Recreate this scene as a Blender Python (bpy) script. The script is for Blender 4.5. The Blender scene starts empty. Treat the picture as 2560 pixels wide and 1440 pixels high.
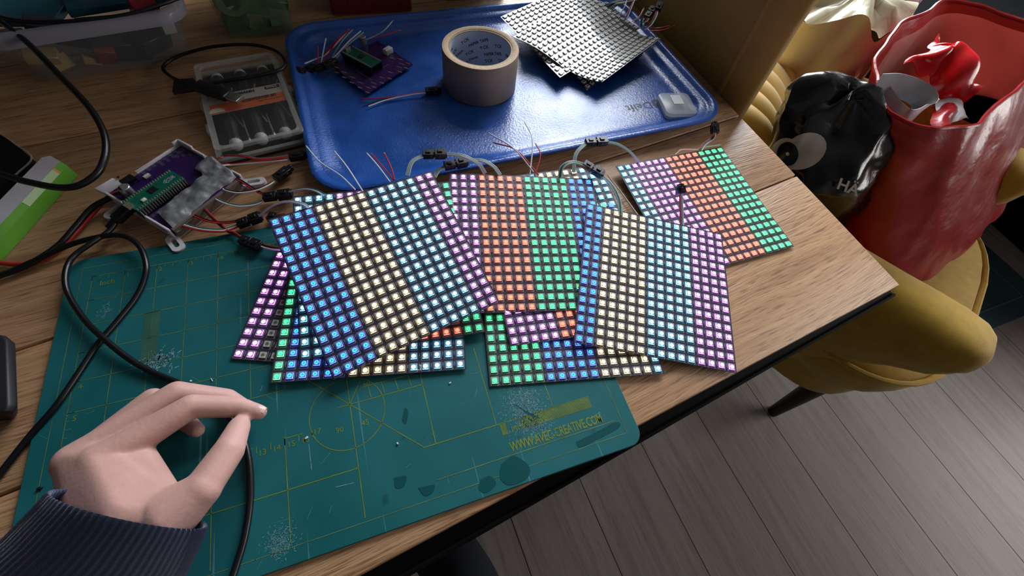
import bpy, bmesh, math, random
from math import sin, cos, pi, radians, sqrt, atan2
from mathutils import Vector, Matrix, noise, Euler
random.seed(7)
S = bpy.context.scene
COL = S.collection
TZ = 0.75                                   # height of the table top above the floor

# ---------------------------------------------------------------- camera
FPX = 1051.1
RC = Matrix(((0.94688172, -0.30822521, 0.09171815), (-0.22152589, -0.83192546, -0.50874974), (0.23311216, 0.46140789, -0.85601488)))
CAM = Vector((0.265906, -0.298275, 0.354811 + TZ))
cd = bpy.data.cameras.new('camera'); cam = bpy.data.objects.new('camera', cd); COL.objects.link(cam)
cd.sensor_width = 36.0; cd.lens = FPX / 2560 * 36.0; cd.clip_start = 0.01; cd.clip_end = 60
rw = Matrix((RC[0], -RC[1], -RC[2])).transposed()
cam.matrix_world = Matrix.Translation(CAM) @ rw.to_4x4()
S.camera = cam

# ---------------------------------------------------------------- world, daylight, exposure
w = bpy.data.worlds.new('room_world'); S.world = w; w.use_nodes = True
wb = w.node_tree.nodes['Background']
wb.inputs[0].default_value = (0.62, 0.72, 0.90, 1); wb.inputs[1].default_value = 0.12

def area(name, loc, target, sx, sy, power, col):
    ld = bpy.data.lights.new(name, 'AREA'); ld.shape = 'RECTANGLE'; ld.size = sx; ld.size_y = sy
    ld.energy = power; ld.color = col
    o = bpy.data.objects.new(name, ld); COL.objects.link(o)
    o.location = loc
    d = Vector(target) - Vector(loc)
    o.rotation_euler = d.to_track_quat('-Z', 'Y').to_euler()
    return o
area('window_daylight', (1.70, 1.385, 1.66), (1.70, 0.0, 1.66), 1.7, 1.40, 100, (0.90, 0.95, 1.0))
area('second_window_fill', (3.385, -1.0, 1.35), (0.0, -1.0, 1.35), 1.7, 1.30, 30, (1.0, 0.96, 0.92))  # added fill for the floor, set in an unseen window on the right
vs = S.view_settings
vs.view_transform = 'Standard'; vs.look = 'None'; vs.gamma = 1.0; vs.exposure = 0.35; vs.use_curve_mapping = False
S.cycles.use_denoising = True
S.cycles.max_bounces = 8; S.cycles.transparent_max_bounces = 12
S.cycles.sample_clamp_indirect = 6.0

# ---------------------------------------------------------------- projection helpers (photo measurement -> place at a known height)
def ray(x, y):
    return RC.transposed() @ Vector(((x - 1280) / FPX, (y - 720) / FPX, 1.0))
def P(x, y, h=0.0):
    """point seen at photo position x, y that lies h metres above the table top"""
    d = ray(x, y); t = (TZ + h - CAM.z) / d.z
    return CAM + d * t
def PD(x, y, dep):
    return CAM + ray(x, y) * dep
def PX(v):
    q = RC @ (v - CAM)
    return 1280 + FPX * q.x / q.z, 720 + FPX * q.y / q.z

# ---------------------------------------------------------------- mesh building
class MB:
    def __init__(s): s.v = []; s.f = []; s.m = []
    def add(s, vs, fs, mi=0):
        b = len(s.v); s.v += [Vector(q) for q in vs]
        for f in fs: s.f.append([b + i for i in f]); s.m.append(mi)
        return s
    def box(s, c, size, rot=None, mi=0, taper=1.0):
        c = Vector(c); x, y, z = [k / 2 for k in size]
        vs = []
        for dz in (-z, z):
            t = taper if dz > 0 else 1
            for dx, dy in ((-x, -y), (x, -y), (x, y), (-x, y)):
                p = Vector((dx * t, dy * t, dz)); p = rot @ p if rot else p
                vs.append(c + p)
        return s.add(vs, [(3, 2, 1, 0), (4, 5, 6, 7), (0, 1, 5, 4), (1, 2, 6, 5), (2, 3, 7, 6), (3, 0, 4, 7)], mi)
    def prism(s, poly, up, mi=0, cap=True):
        n = len(poly); poly = [Vector(p) for p in poly]; up = Vector(up)
        vs = poly + [p + up for p in poly]
        fs = [(i, (i + 1) % n, n + (i + 1) % n, n + i) for i in range(n)]
        if cap: fs += [tuple(range(n - 1, -1, -1)), tuple(range(n, 2 * n))]
        return s.add(vs, fs, mi)
    def loft(s, rings, closed=True, cap=(True, True), mi=0):
        n = len(rings[0]); vs = [p for r in rings for p in r]; fs = []
        for k in range(len(rings) - 1):
            for i in range(n if closed else n - 1):
                j = (i + 1) % n
                fs.append((k * n + i, k * n + j, (k + 1) * n + j, (k + 1) * n + i))
        if closed and cap[0]: fs.append(tuple(range(n - 1, -1, -1)))
        if closed and cap[1]: fs.append(tuple(range((len(rings) - 1) * n, len(rings) * n)))
        return s.add(vs, fs, mi)
    def tube(s, path, r, n=8, mi=0, cap=True):
        path = [Vector(p) for p in path]
        T = [(path[min(i + 1, len(path) - 1)] - path[max(i - 1, 0)]).normalized() for i in range(len(path))]
        u = T[0].orthogonal().normalized(); rings = []
        for i, p in enumerate(path):
            u = (u - T[i] * u.dot(T[i])).normalized(); q = T[i].cross(u)
            rr = r[i] if isinstance(r, (list, tuple)) else r
            rings.append([p + (u * cos(2 * pi * k / n) + q * sin(2 * pi * k / n)) * rr for k in range(n)])
        return s.loft(rings, True, (cap, cap), mi)
    def ribbon(s, path, wdt, thk, side=None, mi=0):
        """flat strip along a path; side = width direction (default horizontal)"""
        path = [Vector(p) for p in path]; rings = []
        for i, p in enumerate(path):
            t = (path[min(i + 1, len(path) - 1)] - path[max(i - 1, 0)]).normalized()
            sd = side if side is not None else t.cross(Vector((0, 0, 1)))
            sd = (sd - t * sd.dot(t)).normalized(); u = sd.cross(t)
            rings.append([p + sd * wdt / 2 + u * thk / 2, p - sd * wdt / 2 + u * thk / 2, p - sd * wdt / 2 - u * thk / 2, p + sd * wdt / 2 - u * thk / 2])
        return s.loft(rings, True, (True, True), mi)
    def lathe(s, c, prof, n=32, axis=None, mi=0, rot=None):
        c = Vector(c); vs = []; fs = []; m = len(prof)
        for i in range(n):
            a = 2 * pi * i / n
            for (r, z) in prof:
                p = Vector((r * cos(a), r * sin(a), z)); p = rot @ p if rot else p
                vs.append(c + p)
        for i in range(n):
            j = (i + 1) % n
            for k in range(m - 1): fs.append((i * m + k, j * m + k, j * m + k + 1, i * m + k + 1))
        return s.add(vs, fs, mi)
    def grid(s, fn, nu, nv, mi=0, thick=0.0):
        vs = [Vector(fn(i / nu, j / nv)) for j in range(nv + 1) for i in range(nu + 1)]
        fs = [(j * (nu + 1) + i, j * (nu + 1) + i + 1, (j + 1) * (nu + 1) + i + 1, (j + 1) * (nu + 1) + i) for j in range(nv) for i in range(nu)]
        if not thick: return s.add(vs, fs, mi)
        nrm = [Vector() for _ in vs]
        for f in fs:
            q = (vs[f[2]] - vs[f[0]]).cross(vs[f[3]] - vs[f[1]])
            for i in f: nrm[i] += q
        vb = [v - nn.normalized() * thick for v, nn in zip(vs, nrm)]
        N = len(vs); allf = list(fs) + [tuple(N + i for i in reversed(f)) for f in fs]
        rim = [i for i in range(nu + 1)] + [j * (nu + 1) + nu for j in range(1, nv + 1)] + [nv * (nu + 1) + i for i in range(nu - 1, -1, -1)] + [j * (nu + 1) for j in range(nv - 1, 0, -1)]
        for k in range(len(rim)):
            a, b = rim[k], rim[(k + 1) % len(rim)]
            allf.append((b, a, N + a, N + b))
        return s.add(vs + vb, allf, mi)
    def sphere(s, c, r, nu=14, nv=9, mi=0, sc=(1, 1, 1), rot=None):
        c = Vector(c); rings = []
        for j in range(nv + 1):
            a = -pi / 2 + pi * j / nv
            a = max(-pi / 2 + .02, min(pi / 2 - .02, a)); ring = []
            for i in range(nu):
                b = 2 * pi * i / nu
                p = Vector((cos(a) * cos(b) * sc[0], cos(a) * sin(b) * sc[1], sin(a) * sc[2])) * r
                ring.append(c + (rot @ p if rot else p))
            rings.append(ring)
        return s.loft(rings, True, (True, True), mi)

def mesh(name, mb, mats, off=Vector(), smooth=False, sharp=None):
    me = bpy.data.meshes.new(name)
    me.from_pydata([v - off for v in mb.v], [], mb.f)
    if not isinstance(mats, (list, tuple)): mats = [mats]
    for m in mats: me.materials.append(m)
    if len(mats) > 1: me.polygons.foreach_set('material_index', mb.m)
    if smooth:
        me.polygons.foreach_set('use_smooth', [True] * len(me.polygons))
        if sharp: me.set_sharp_from_angle(angle=radians(sharp))
    me.validate(); me.update()
    return me
def bevel(me, wdt, seg=2, ang=30):
    bm = bmesh.new(); bm.from_mesh(me)
    es = [e for e in bm.edges if len(e.link_faces) == 2 and e.calc_face_angle(0) > radians(ang)]
    bmesh.ops.bevel(bm, geom=es, offset=wdt, segments=seg, affect='EDGES', profile=0.5, clamp_overlap=True)
    bm.to_mesh(me); bm.free()
def recalc(me):
    bm = bmesh.new(); bm.from_mesh(me); bmesh.ops.recalc_face_normals(bm, faces=bm.faces); bm.to_mesh(me); bm.free()

def wloc(o):
    v = Vector()
    while o is not None: v = v + o.location; o = o.parent
    return v
def obj(name, mb, mats, parent=None, smooth=False, sharp=40, bev=0, seg=2, loc=None, fix=True):
    """links ONE mesh object; vertices of mb are given in world space"""
    L = Vector(loc) if loc is not None else (wloc(parent) if parent is not None else None)
    if L is None:
        xs = [v.x for v in mb.v]; ys = [v.y for v in mb.v]
        L = Vector(((min(xs) + max(xs)) / 2, (min(ys) + max(ys)) / 2, min(v.z for v in mb.v)))
    me = mesh(name, mb, mats, L, False)
    if fix: recalc(me)
    if bev: bevel(me, bev, seg)
    if smooth or bev:
        me.polygons.foreach_set('use_smooth', [True] * len(me.polygons)); me.set_sharp_from_angle(angle=radians(sharp))
    o = bpy.data.objects.new(name, me); COL.objects.link(o)
    if parent is not None:
        o.parent = parent; o.location = L - wloc(parent)
    else: o.location = L
    return o
def tag(o, label, cat, group=None, kind=None):
    if label: o['label'] = label
    if cat: o['category'] = cat
    if group: o['group'] = group
    if kind: o['kind'] = kind
    return o
def thing(name, label, cat, loc, group=None):
    o = bpy.data.objects.new(name, None); COL.objects.link(o); o.location = loc; o.empty_display_size = 0.02
    return tag(o, label, cat, group)
def put(name, me, parent, M):
    o = bpy.data.objects.new(name, me); COL.objects.link(o); o.parent = parent
    o.matrix_local = Matrix.Translation(-wloc(parent)) @ M
    return o

def catmull(pts, n=8):
    pts = [Vector(p) for p in pts]
    if len(pts) < 3: return [pts[0].lerp(pts[-1], k / n) for k in range(n + 1)]
    out = []
    ext = [pts[0] * 2 - pts[1]] + pts + [pts[-1] * 2 - pts[-2]]
    for i in range(1, len(ext) - 2):
        a, b, c, d = ext[i - 1:i + 3]
        for k in range(n):
            t = k / n
            out.append(0.5 * ((2 * b) + (c - a) * t + (2 * a - 5 * b + 4 * c - d) * t * t + (3 * b - a - 3 * c + d) * t ** 3))
    out.append(pts[-1]); return out
def pix(path, n=8):
    """smooth world path from (x, y, height) photo points"""
    return catmull([P(*q) for q in path], n)

def text_mb(txt, size, origin, ux, uy, mi=0, xs=1.0, thick=0.0002, res=2, align='LEFT', spacing=1.0, shear=0.0, bold=0.0):
    """lettering as a thin mesh laid on a surface: ux = reading direction, uy = up direction of the letters"""
    cu = bpy.data.curves.new('lettering', 'FONT'); cu.body = txt; cu.size = size; cu.align_x = align; cu.resolution_u = res
    cu.space_character = spacing; cu.shear = shear; cu.offset = bold
    o = bpy.data.objects.new('lettering', cu); COL.objects.link(o)
    dg = bpy.context.evaluated_depsgraph_get(); me = bpy.data.meshes.new_from_object(o.evaluated_get(dg))
    bpy.data.objects.remove(o); bpy.data.curves.remove(cu)
    mb = MB(); ux = Vector(ux).normalized(); uy = Vector(uy).normalized(); un = ux.cross(uy)
    mb.add([Vector(origin) + ux * v.co.x * xs + uy * v.co.y + un * thick for v in me.vertices], [tuple(p.vertices) for p in me.polygons], mi)
    bpy.data.meshes.remove(me); return mb
def merge(a, b, mi=None):
    n = len(a.v); a.v += b.v; a.f += [[n + i for i in f] for f in b.f]; a.m += ([mi] * len(b.f) if mi is not None else b.m); return a

# ---------------------------------------------------------------- materials
def srgb(r, g, b):
    return tuple(((c / 255) / 12.92 if c / 255 <= .04045 else ((c / 255 + .055) / 1.055) ** 2.4) for c in (r, g, b)) + (1.0,)
MATS = {}
def mat(name, col, rough=0.5, metal=0.0, spec=0.5, emit=None, estr=0.0, trans=0.0, alpha=1.0, coat=0.0, sheen=0.0, ior=1.45, sss=0.0,
        var=0.0, translucent=0.0, tcol=None, vscale=20.0, bump=0.0, bscale=200.0, bstr=(1, 1, 1), vstr=(1, 1, 1), col2=None, detail=4.0, rvar=0.0):
    m = bpy.data.materials.new(name); m.use_nodes = True; nt = m.node_tree; b = nt.nodes['Principled BSDF']
    b.inputs['Base Color'].default_value = col; b.inputs['Roughness'].default_value = rough; b.inputs['Metallic'].default_value = metal
    b.inputs['Specular IOR Level'].default_value = spec; b.inputs['IOR'].default_value = ior
    b.inputs['Transmission Weight'].default_value = trans; b.inputs['Alpha'].default_value = alpha
    b.inputs['Coat Weight'].default_value = coat; b.inputs['Sheen Weight'].default_value = sheen
    if sss: b.inputs['Subsurface Weight'].default_value = sss; b.inputs['Subsurface Radius'].default_value = (.006, .002, .001); b.inputs['Subsurface Scale'].default_value = 0.6
    if emit: b.inputs['Emission Color'].default_value = emit; b.inputs['Emission Strength'].default_value = estr
    if var or bump or rvar or col2:
        tc = nt.nodes.new('ShaderNodeTexCoord')
        if var or col2 or rvar:
            mp = nt.nodes.new('ShaderNodeMapping'); mp.inputs['Scale'].default_value = vstr; nt.links.new(tc.outputs['Object'], mp.inputs['Vector'])
            nz = nt.nodes.new('ShaderNodeTexNoise'); nz.inputs['Scale'].default_value = vscale; nz.inputs['Detail'].default_value = detail
            nt.links.new(mp.outputs[0], nz.inputs['Vector'])
            cr = nt.nodes.new('ShaderNodeValToRGB'); cr.color_ramp.elements[0].position = .33; cr.color_ramp.elements[1].position = .67
            c2 = col2 or tuple(min(1, c * (1 + var)) for c in col[:3]) + (1,)
            cr.color_ramp.elements[0].color = tuple(c * (1 - var) for c in col[:3]) + (1,) if not col2 else col
            cr.color_ramp.elements[1].color = c2
            nt.links.new(nz.outputs[0], cr.inputs[0])
            if var or col2: nt.links.new(cr.outputs[0], b.inputs['Base Color'])
            if rvar:
                mr = nt.nodes.new('ShaderNodeMapRange'); mr.inputs['From Min'].default_value = .3; mr.inputs['From Max'].default_value = .7
                mr.inputs['To Min'].default_value = max(0, rough - rvar); mr.inputs['To Max'].default_value = min(1, rough + rvar)
                nt.links.new(nz.outputs[0], mr.inputs[0]); nt.links.new(mr.outputs[0], b.inputs['Roughness'])
        if bump:
            mp = nt.nodes.new('ShaderNodeMapping'); mp.inputs['Scale'].default_value = bstr; nt.links.new(tc.outputs['Object'], mp.inputs['Vector'])
            nz = nt.nodes.new('ShaderNodeTexNoise'); nz.inputs['Scale'].default_value = bscale; nz.inputs['Detail'].default_value = 3
            nt.links.new(mp.outputs[0], nz.inputs['Vector'])
            bp = nt.nodes.new('ShaderNodeBump'); bp.inputs['Strength'].default_value = bump; bp.inputs['Distance'].default_value = 0.002
            nt.links.new(nz.outputs[0], bp.inputs['Height']); nt.links.new(bp.outputs[0], b.inputs['Normal'])
    if translucent:
        tl = nt.nodes.new('ShaderNodeBsdfTranslucent'); tl.inputs[0].default_value = tcol or tuple(min(1, c * 1.3) for c in col[:3]) + (1,)
        mx = nt.nodes.new('ShaderNodeMixShader'); mx.inputs[0].default_value = translucent; out = nt.nodes['Material Output']
        nt.links.new(b.outputs[0], mx.inputs[1]); nt.links.new(tl.outputs[0], mx.inputs[2]); nt.links.new(mx.outputs[0], out.inputs[0])
    MATS[name] = m; return m
def wood(name, dark, mid, light, ang, rough=.5, gs=1.0, bump=.35, pore=.8):
    """oak: long grain along the direction ang, knots and pores"""
    m = bpy.data.materials.new(name); m.use_nodes = True; nt = m.node_tree; b = nt.nodes['Principled BSDF']; N = nt.nodes.new; L = nt.links.new
    tc = N('ShaderNodeTexCoord'); geo = N('ShaderNodeNewGeometry')
    oi = N('ShaderNodeObjectInfo')
    mp = N('ShaderNodeMapping'); mp.inputs['Rotation'].default_value = (0, 0, -ang); L(geo.outputs['Position'], mp.inputs['Vector'])
    mul = N('ShaderNodeVectorMath'); mul.operation = 'MULTIPLY_ADD'; mul.inputs[1].default_value = (1, 1, 1)
    off = N('ShaderNodeVectorMath'); off.operation = 'SCALE'; off.inputs[0].default_value = (3.1, 7.7, 2.3); L(oi.outputs['Random'], off.inputs['Scale'])
    L(mp.outputs[0], mul.inputs[0]); L(off.outputs[0], mul.inputs[2])
    wn = N('ShaderNodeTexNoise'); wn.inputs['Scale'].default_value = 2.2 * gs; wn.inputs['Detail'].default_value = 2
    sc0 = N('ShaderNodeMapping'); sc0.inputs['Scale'].default_value = (1.0, 3.0, 1); L(mul.outputs[0], sc0.inputs['Vector']); L(sc0.outputs[0], wn.inputs['Vector'])
    wadd = N('ShaderNodeVectorMath'); wadd.operation = 'MULTIPLY_ADD'; wadd.inputs[1].default_value = (0.02, 0.05, 0); L(wn.outputs[1], wadd.inputs[0]); L(mul.outputs[0], wadd.inputs[2])
    s1 = N('ShaderNodeMapping'); s1.inputs['Scale'].default_value = (5 * gs, 120 * gs, 20); L(wadd.outputs[0], s1.inputs['Vector'])
    n1 = N('ShaderNodeTexNoise'); n1.inputs['Scale'].default_value = 1; n1.inputs['Detail'].default_value = 5; n1.inputs['Roughness'].default_value = .65; L(s1.outputs[0], n1.inputs['Vector'])
    s2 = N('ShaderNodeMapping'); s2.inputs['Scale'].default_value = (40 * gs, 520 * gs, 50); L(wadd.outputs[0], s2.inputs['Vector'])
    n2 = N('ShaderNodeTexNoise'); n2.inputs['Scale'].default_value = 1; n2.inputs['Detail'].default_value = 2; L(s2.outputs[0], n2.inputs['Vector'])
    cr = N('ShaderNodeValToRGB'); e = cr.color_ramp.elements; e[0].position = .30; e[0].color = dark; e[1].position = .72; e[1].color = light
    k = e.new(.5); k.color = mid; L(n1.outputs[0], cr.inputs[0])
    pr = N('ShaderNodeValToRGB'); pr.color_ramp.elements[0].position = .30; pr.color_ramp.elements[0].color = (.45, .40, .36, 1); pr.color_ramp.elements[1].position = .46; pr.color_ramp.elements[1].color = (1, 1, 1, 1); L(n2.outputs[0], pr.inputs[0])
    mx = N('ShaderNodeMix'); mx.data_type = 'RGBA'; mx.blend_type = 'MULTIPLY'; mx.inputs['Factor'].default_value = pore
    L(cr.outputs[0], mx.inputs['A']); L(pr.outputs[0], mx.inputs['B']); L(mx.outputs['Result'], b.inputs['Base Color'])
    ad = N('ShaderNodeMath'); ad.operation = 'MULTIPLY_ADD'; ad.inputs[1].default_value = .5; L(n1.outputs[0], ad.inputs[0]); L(n2.outputs[0], ad.inputs[2])
    bp = N('ShaderNodeBump'); bp.inputs['Strength'].default_value = bump; bp.inputs['Distance'].default_value = .0015; L(ad.outputs[0], bp.inputs['Height']); L(bp.outputs[0], b.inputs['Normal'])
    b.inputs['Roughness'].default_value = rough; b.inputs['Specular IOR Level'].default_value = .45
    MATS[name] = m; return m

ANG = radians(9.0)
M_table = wood('oak_table', srgb(150, 112, 78), srgb(174, 134, 98), srgb(190, 152, 114), ANG, .42, 1.0, .5)
M_floor = wood('grey_oak_floor', srgb(118, 109, 104), srgb(134, 126, 121), srgb(144, 136, 131), radians(-86), .45, .45, .10, .35)
M_black = mat('black_plastic', srgb(16, 17, 20), .38, var=.2, vscale=60)
M_blackmetal = mat('black_steel', srgb(14, 15, 18), .35, metal=.3)
M_gap = mat('dark_joint', srgb(20, 15, 12), .9)

# ---------------------------------------------------------------- the setting: floor
fl = MB(); fl.add([(-2.02, -2.52, -.004), (3.54, -2.52, -.004), (3.54, 1.54, -.004), (-2.02, 1.54, -.004)], [(0, 1, 2, 3)])
floor = obj('floor', fl, mat('floor_joint', srgb(26, 22, 20), .9), loc=(0, 0, 0)); floor['kind'] = 'structure'; floor['label'] = 'grey wood laminate floor'
fd = Vector((cos(radians(-86.0)), sin(radians(-86.0)), 0)); fn_ = Vector((-fd.y, fd.x, 0))
base = Vector((0.946, -0.386, 0)); PWID = .1885
for k in range(-9, 14):
    o0 = base + fn_ * (k * PWID)
    cuts = [-1.88, -.62 - .31 * (k % 3)]
    for a, c in zip(cuts, cuts[1:] + [2.10]):
        if c - a < .02 or a > 3: continue
        g = .0009
        q = [o0 + fn_ * g + fd * (a + g), o0 + fn_ * (PWID - g) + fd * (a + g), o0 + fn_ * (PWID - g) + fd * (c - g), o0 + fn_ * g + fd * (c - g)]
        if all(v.x > 3.4 or v.x < -1.9 for v in q): continue
        mb = MB().prism([Vector((v.x, v.y, -.0035)) for v in q], (0, 0, .0035))
        obj('floor_plank', mb, M_floor, floor, fix=True)

# the room: walls, back window, right window added for the fill light, ceiling
M_wall = mat('painted_wall', srgb(92, 88, 86), .9, var=.04, vscale=8)
M_wframe = mat('white_window_frame', srgb(220, 218, 214), .5)
RX0, RX1, RY0, RY1, RZ = -1.9, 3.42, -2.4, 1.42, 2.6
def struct(name, mb, m=None, parent=None, label=None):
    o = obj(name, mb, m or M_wall, parent); o['kind'] = 'structure'
    if label: o['label'] = label
    return o
def wall_hole(name, axis, pos, a0, a1, h0, h1, h2, h3):
    # wall along one axis with an opening a0..a1, h0..h1 ; thickness outward
    mb = MB(); lo, hi = (RX0, RX1) if axis == 'x' else (RY0, RY1); t = .12
    for s0, s1, z0, z1 in ((lo, a0, 0, RZ), (a1, hi, 0, RZ), (a0, a1, 0, h0), (a0, a1, h1, RZ)):
        c, sz = ((s0 + s1) / 2, s1 - s0), z1 - z0
        mb.box((c[0], pos + t / 2, (z0 + z1) / 2) if axis == 'x' else (pos + t / 2, c[0], (z0 + z1) / 2), (c[1], t, sz) if axis == 'x' else (t, c[1], sz))
    return struct(name, mb)
wall_hole('wall_back', 'x', RY1, .83, 2.57, .94, 2.38, 0, 0)
wall_hole('wall_right', 'y', RX1, -1.87, -.13, .68, 2.02, 0, 0)
struct('wall_left', MB().box((RX0 - .06, (RY0 + RY1) / 2, RZ / 2), (.12, RY1 - RY0, RZ)))
struct('wall_front', MB().box(((RX0 + RX1) / 2, RY0 - .06, RZ / 2), (RX1 - RX0, .12, RZ)))
struct('ceiling', MB().box(((RX0 + RX1) / 2, (RY0 + RY1) / 2, RZ + .05), (RX1 - RX0 + .24, RY1 - RY0 + .24, .1)))
wf = MB()
for x in (.85, 1.70, 2.55): wf.box((x, RY1 + .06, 1.66), (.05, .06, 1.44))
for z in (.96, 2.36): wf.box((1.70, RY1 + .06, z), (1.74, .06, .05))
struct('window_1', wf, M_wframe)
wf = MB()
for y in (-1.85, -.15): wf.box((RX1 + .06, y, 1.35), (.06, .05, 1.34))
for z in (.70, 2.0): wf.box((RX1 + .06, -1.0, z), (.06, 1.74, .05))
struct('fill_window', wf, M_wframe)  # frame added around the fill light, out of view

# ---------------------------------------------------------------- dining table with its planks
tdir = Vector((cos(ANG), sin(ANG), 0)); tnor = Vector((-sin(ANG), cos(ANG), 0))
FR = Vector((0.7785, -0.2135, TZ)); BR_ = Vector((0.7330, 0.62, TZ))       # ends of the right edge
fdir = Vector((cos(radians(8.1)), sin(radians(8.1)), 0))
def redge(pt, d):
    """where a line through pt along d meets the right edge"""
    e = BR_ - FR
    den = d.x * e.y - d.y * e.x
    t = ((FR.x - pt.x) * e.y - (FR.y - pt.y) * e.x) / den
    return Vector((pt.x + d.x * t, pt.y + d.y * t, TZ))
table = thing('dining_table', 'large oak dining table with visible planks and a black steel frame', 'table', (0.1, 0.1, 0))
LEFT = -1.05
lines = [(FR, fdir), (Vector((-0.03, -0.1735, TZ)), Vector((.793, .131, 0)).normalized()), (Vector((-.043, -.058, TZ)), Vector((.788, .1335, 0)).normalized()),
         (Vector((-.0138, .2075, TZ)), Vector((1, .168, 0)).normalized()), (Vector((.221, .406, TZ)), Vector((1, .160, 0)).normalized()), (Vector((.2, .62, TZ)), Vector((1, .160, 0)).normalized())]
g = .0011
for i in range(len(lines) - 1):
    (p0, d0), (p1, d1) = lines[i], lines[i + 1]
    n0 = Vector((-d0.y, d0.x, 0)) * (g if i else 0); n1 = Vector((-d1.y, d1.x, 0)) * g
    a, b_ = redge(p0 + n0, d0), redge(p1 - n1, d1)
    la = p0 + n0 + d0 * ((LEFT - p0.x) / d0.x); lb = p1 - n1 + d1 * ((LEFT - p1.x) / d1.x)
    obj('plank', MB().prism([la, a, b_, lb], (0, 0, -.012)), M_table, table, bev=.0012, seg=2, sharp=50)
# joint filler, edge band and steel frame under the planks
q = []
lf = FR - fdir * .004; frl = lines[0][0] + fdir * ((LEFT - FR.x) / fdir.x)
bk = redge(lines[-1][0], lines[-1][1]); bkl = lines[-1][0] + lines[-1][1] * ((LEFT - lines[-1][0].x) / lines[-1][1].x)
ctr = Vector((0.1, 0.15, TZ))
def inset(v, d): return v + (ctr - v).normalized() * d
M_frame = mat('black_underframe', srgb(8, 9, 11), .75, spec=.12)
fo = Vector((fdir.y, -fdir.x, 0)) * .015
sub = [v + Vector((0, 0, -.0115)) for v in (frl + fo * 2.2, FR + fo * .45 - fdir * .001, inset(bk, .003), inset(bkl, .004))]
obj('front_lip', MB().tube([frl + fo * 2.1 + Vector((0, 0, -.012)), FR + fo * .35 + Vector((0, 0, -.012)) - fdir * .002], .0022, 8), M_frame, table, smooth=True)
obj('underframe', MB().prism(sub, (0, 0, -.026)), M_frame, table, bev=.002)
obj('apron', MB().prism([v + Vector((0, 0, -.0115 - .026)) for v in (inset(frl, .05), inset(FR, .05), inset(bk, .05), inset(bkl, .05))], (0, 0, -.05)), M_frame, table)
for (x, y) in ((.66, .50), (-.93, -.38), (-.93, .28)):
    obj('leg', MB().box((x, y, (TZ - .0875) / 2), (.06, .06, TZ - .0875)), M_frame, table, bev=.004)

# ---------------------------------------------------------------- cutting mat
MT = .0028                                      # mat thickness
MX0, MX1, MY0, MY1 = -.0205, .4228, -.2775, .0225
def cutting_mat_material():
    m = bpy.data.materials.new('green_cutting_mat'); m.use_nodes = True; nt = m.node_tree; b = nt.nodes['Principled BSDF']; N = nt.nodes.new; L = nt.links.new
    tc = N('ShaderNodeTexCoord')
    n1 = N('ShaderNodeTexNoise'); n1.inputs['Scale'].default_value = 9; n1.inputs['Detail'].default_value = 6; L(tc.outputs['Object'], n1.inputs['Vector'])
    cr = N('ShaderNodeValToRGB'); e = cr.color_ramp.elements; e[0].position = .3; e[0].color = srgb(12, 88, 90); e[1].position = .72; e[1].color = srgb(32, 110, 116); L(n1.outputs[0], cr.inputs[0])
    # cut scratches along the length and across
    res = cr.outputs[0]
    for scl, rot, thr, c in (((220, 5, 1), .05, .71, srgb(84, 138, 148)), ((7, 260, 1), .25, .73, srgb(70, 130, 138))):
        mp = N('ShaderNodeMapping'); mp.inputs['Scale'].default_value = scl; mp.inputs['Rotation'].default_value = (0, 0, rot); L(tc.outputs['Object'], mp.inputs['Vector'])
        n2 = N('ShaderNodeTexNoise'); n2.inputs['Scale'].default_value = 1; n2.inputs['Detail'].default_value = 3; L(mp.outputs[0], n2.inputs['Vector'])
        r2 = N('ShaderNodeValToRGB'); r2.color_ramp.elements[0].position = thr - .03; r2.color_ramp.elements[1].position = thr + .03; L(n2.outputs[0], r2.inputs[0])
        mx = N('ShaderNodeMix'); mx.data_type = 'RGBA'; L(r2.outputs[0], mx.inputs['Factor']); L(res, mx.inputs['A']); mx.inputs['B'].default_value = c; res = mx.outputs['Result']
    n3 = N('ShaderNodeTexNoise'); n3.inputs['Scale'].default_value = 30; n3.inputs['Detail'].default_value = 8; L(tc.outputs['Object'], n3.inputs['Vector'])
    r3 = N('ShaderNodeValToRGB'); r3.color_ramp.elements[0].position = .68; r3.color_ramp.elements[1].position = .74; L(n3.outputs[0], r3.inputs[0])
    mx = N('ShaderNodeMix'); mx.data_type = 'RGBA'; L(r3.outputs[0], mx.inputs['Factor']); L(res, mx.inputs['A']); mx.inputs['B'].default_value = srgb(4, 66, 68); res = mx.outputs['Result']
    L(res, b.inputs['Base Color'])
    rr = N('ShaderNodeMapRange'); rr.inputs['To Min'].default_value = .42; rr.inputs['To Max'].default_value = .66; L(n1.outputs[0], rr.inputs[0]); L(rr.outputs[0], b.inputs['Roughness'])
    bp = N('ShaderNodeBump'); bp.inputs['Strength'].default_value = .08; bp.inputs['Distance'].default_value = .001; L(n3.outputs[0], bp.inputs['Height']); L(bp.outputs[0], b.inputs['Normal'])
    b.inputs['Specular IOR Level'].default_value = .3
    return m
M_mat = cutting_mat_material()
M_print = mat('yellow_mat_print', srgb(116, 134, 48), .55, var=.25, vscale=60)
M_fade = mat('faded_mat_print', srgb(92, 122, 78), .6, var=.3, vscale=60)
mat_o = thing('cutting_mat', 'worn green self-healing cutting mat with yellow grid lines under the hand', 'cutting mat', (.2, -.13, TZ))
rr_ = .012; poly = []
for cx, cy, a0 in ((MX1 - rr_, MY1 - rr_, 0), (MX0 + rr_, MY1 - rr_, 90), (MX0 + rr_, MY0 + rr_, 180), (MX1 - rr_, MY0 + rr_, 270)):
    poly += [Vector((cx + rr_ * cos(radians(a0 + t)), cy + rr_ * sin(radians(a0 + t)), TZ + .0003)) for t in range(0, 91, 15)]
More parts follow.
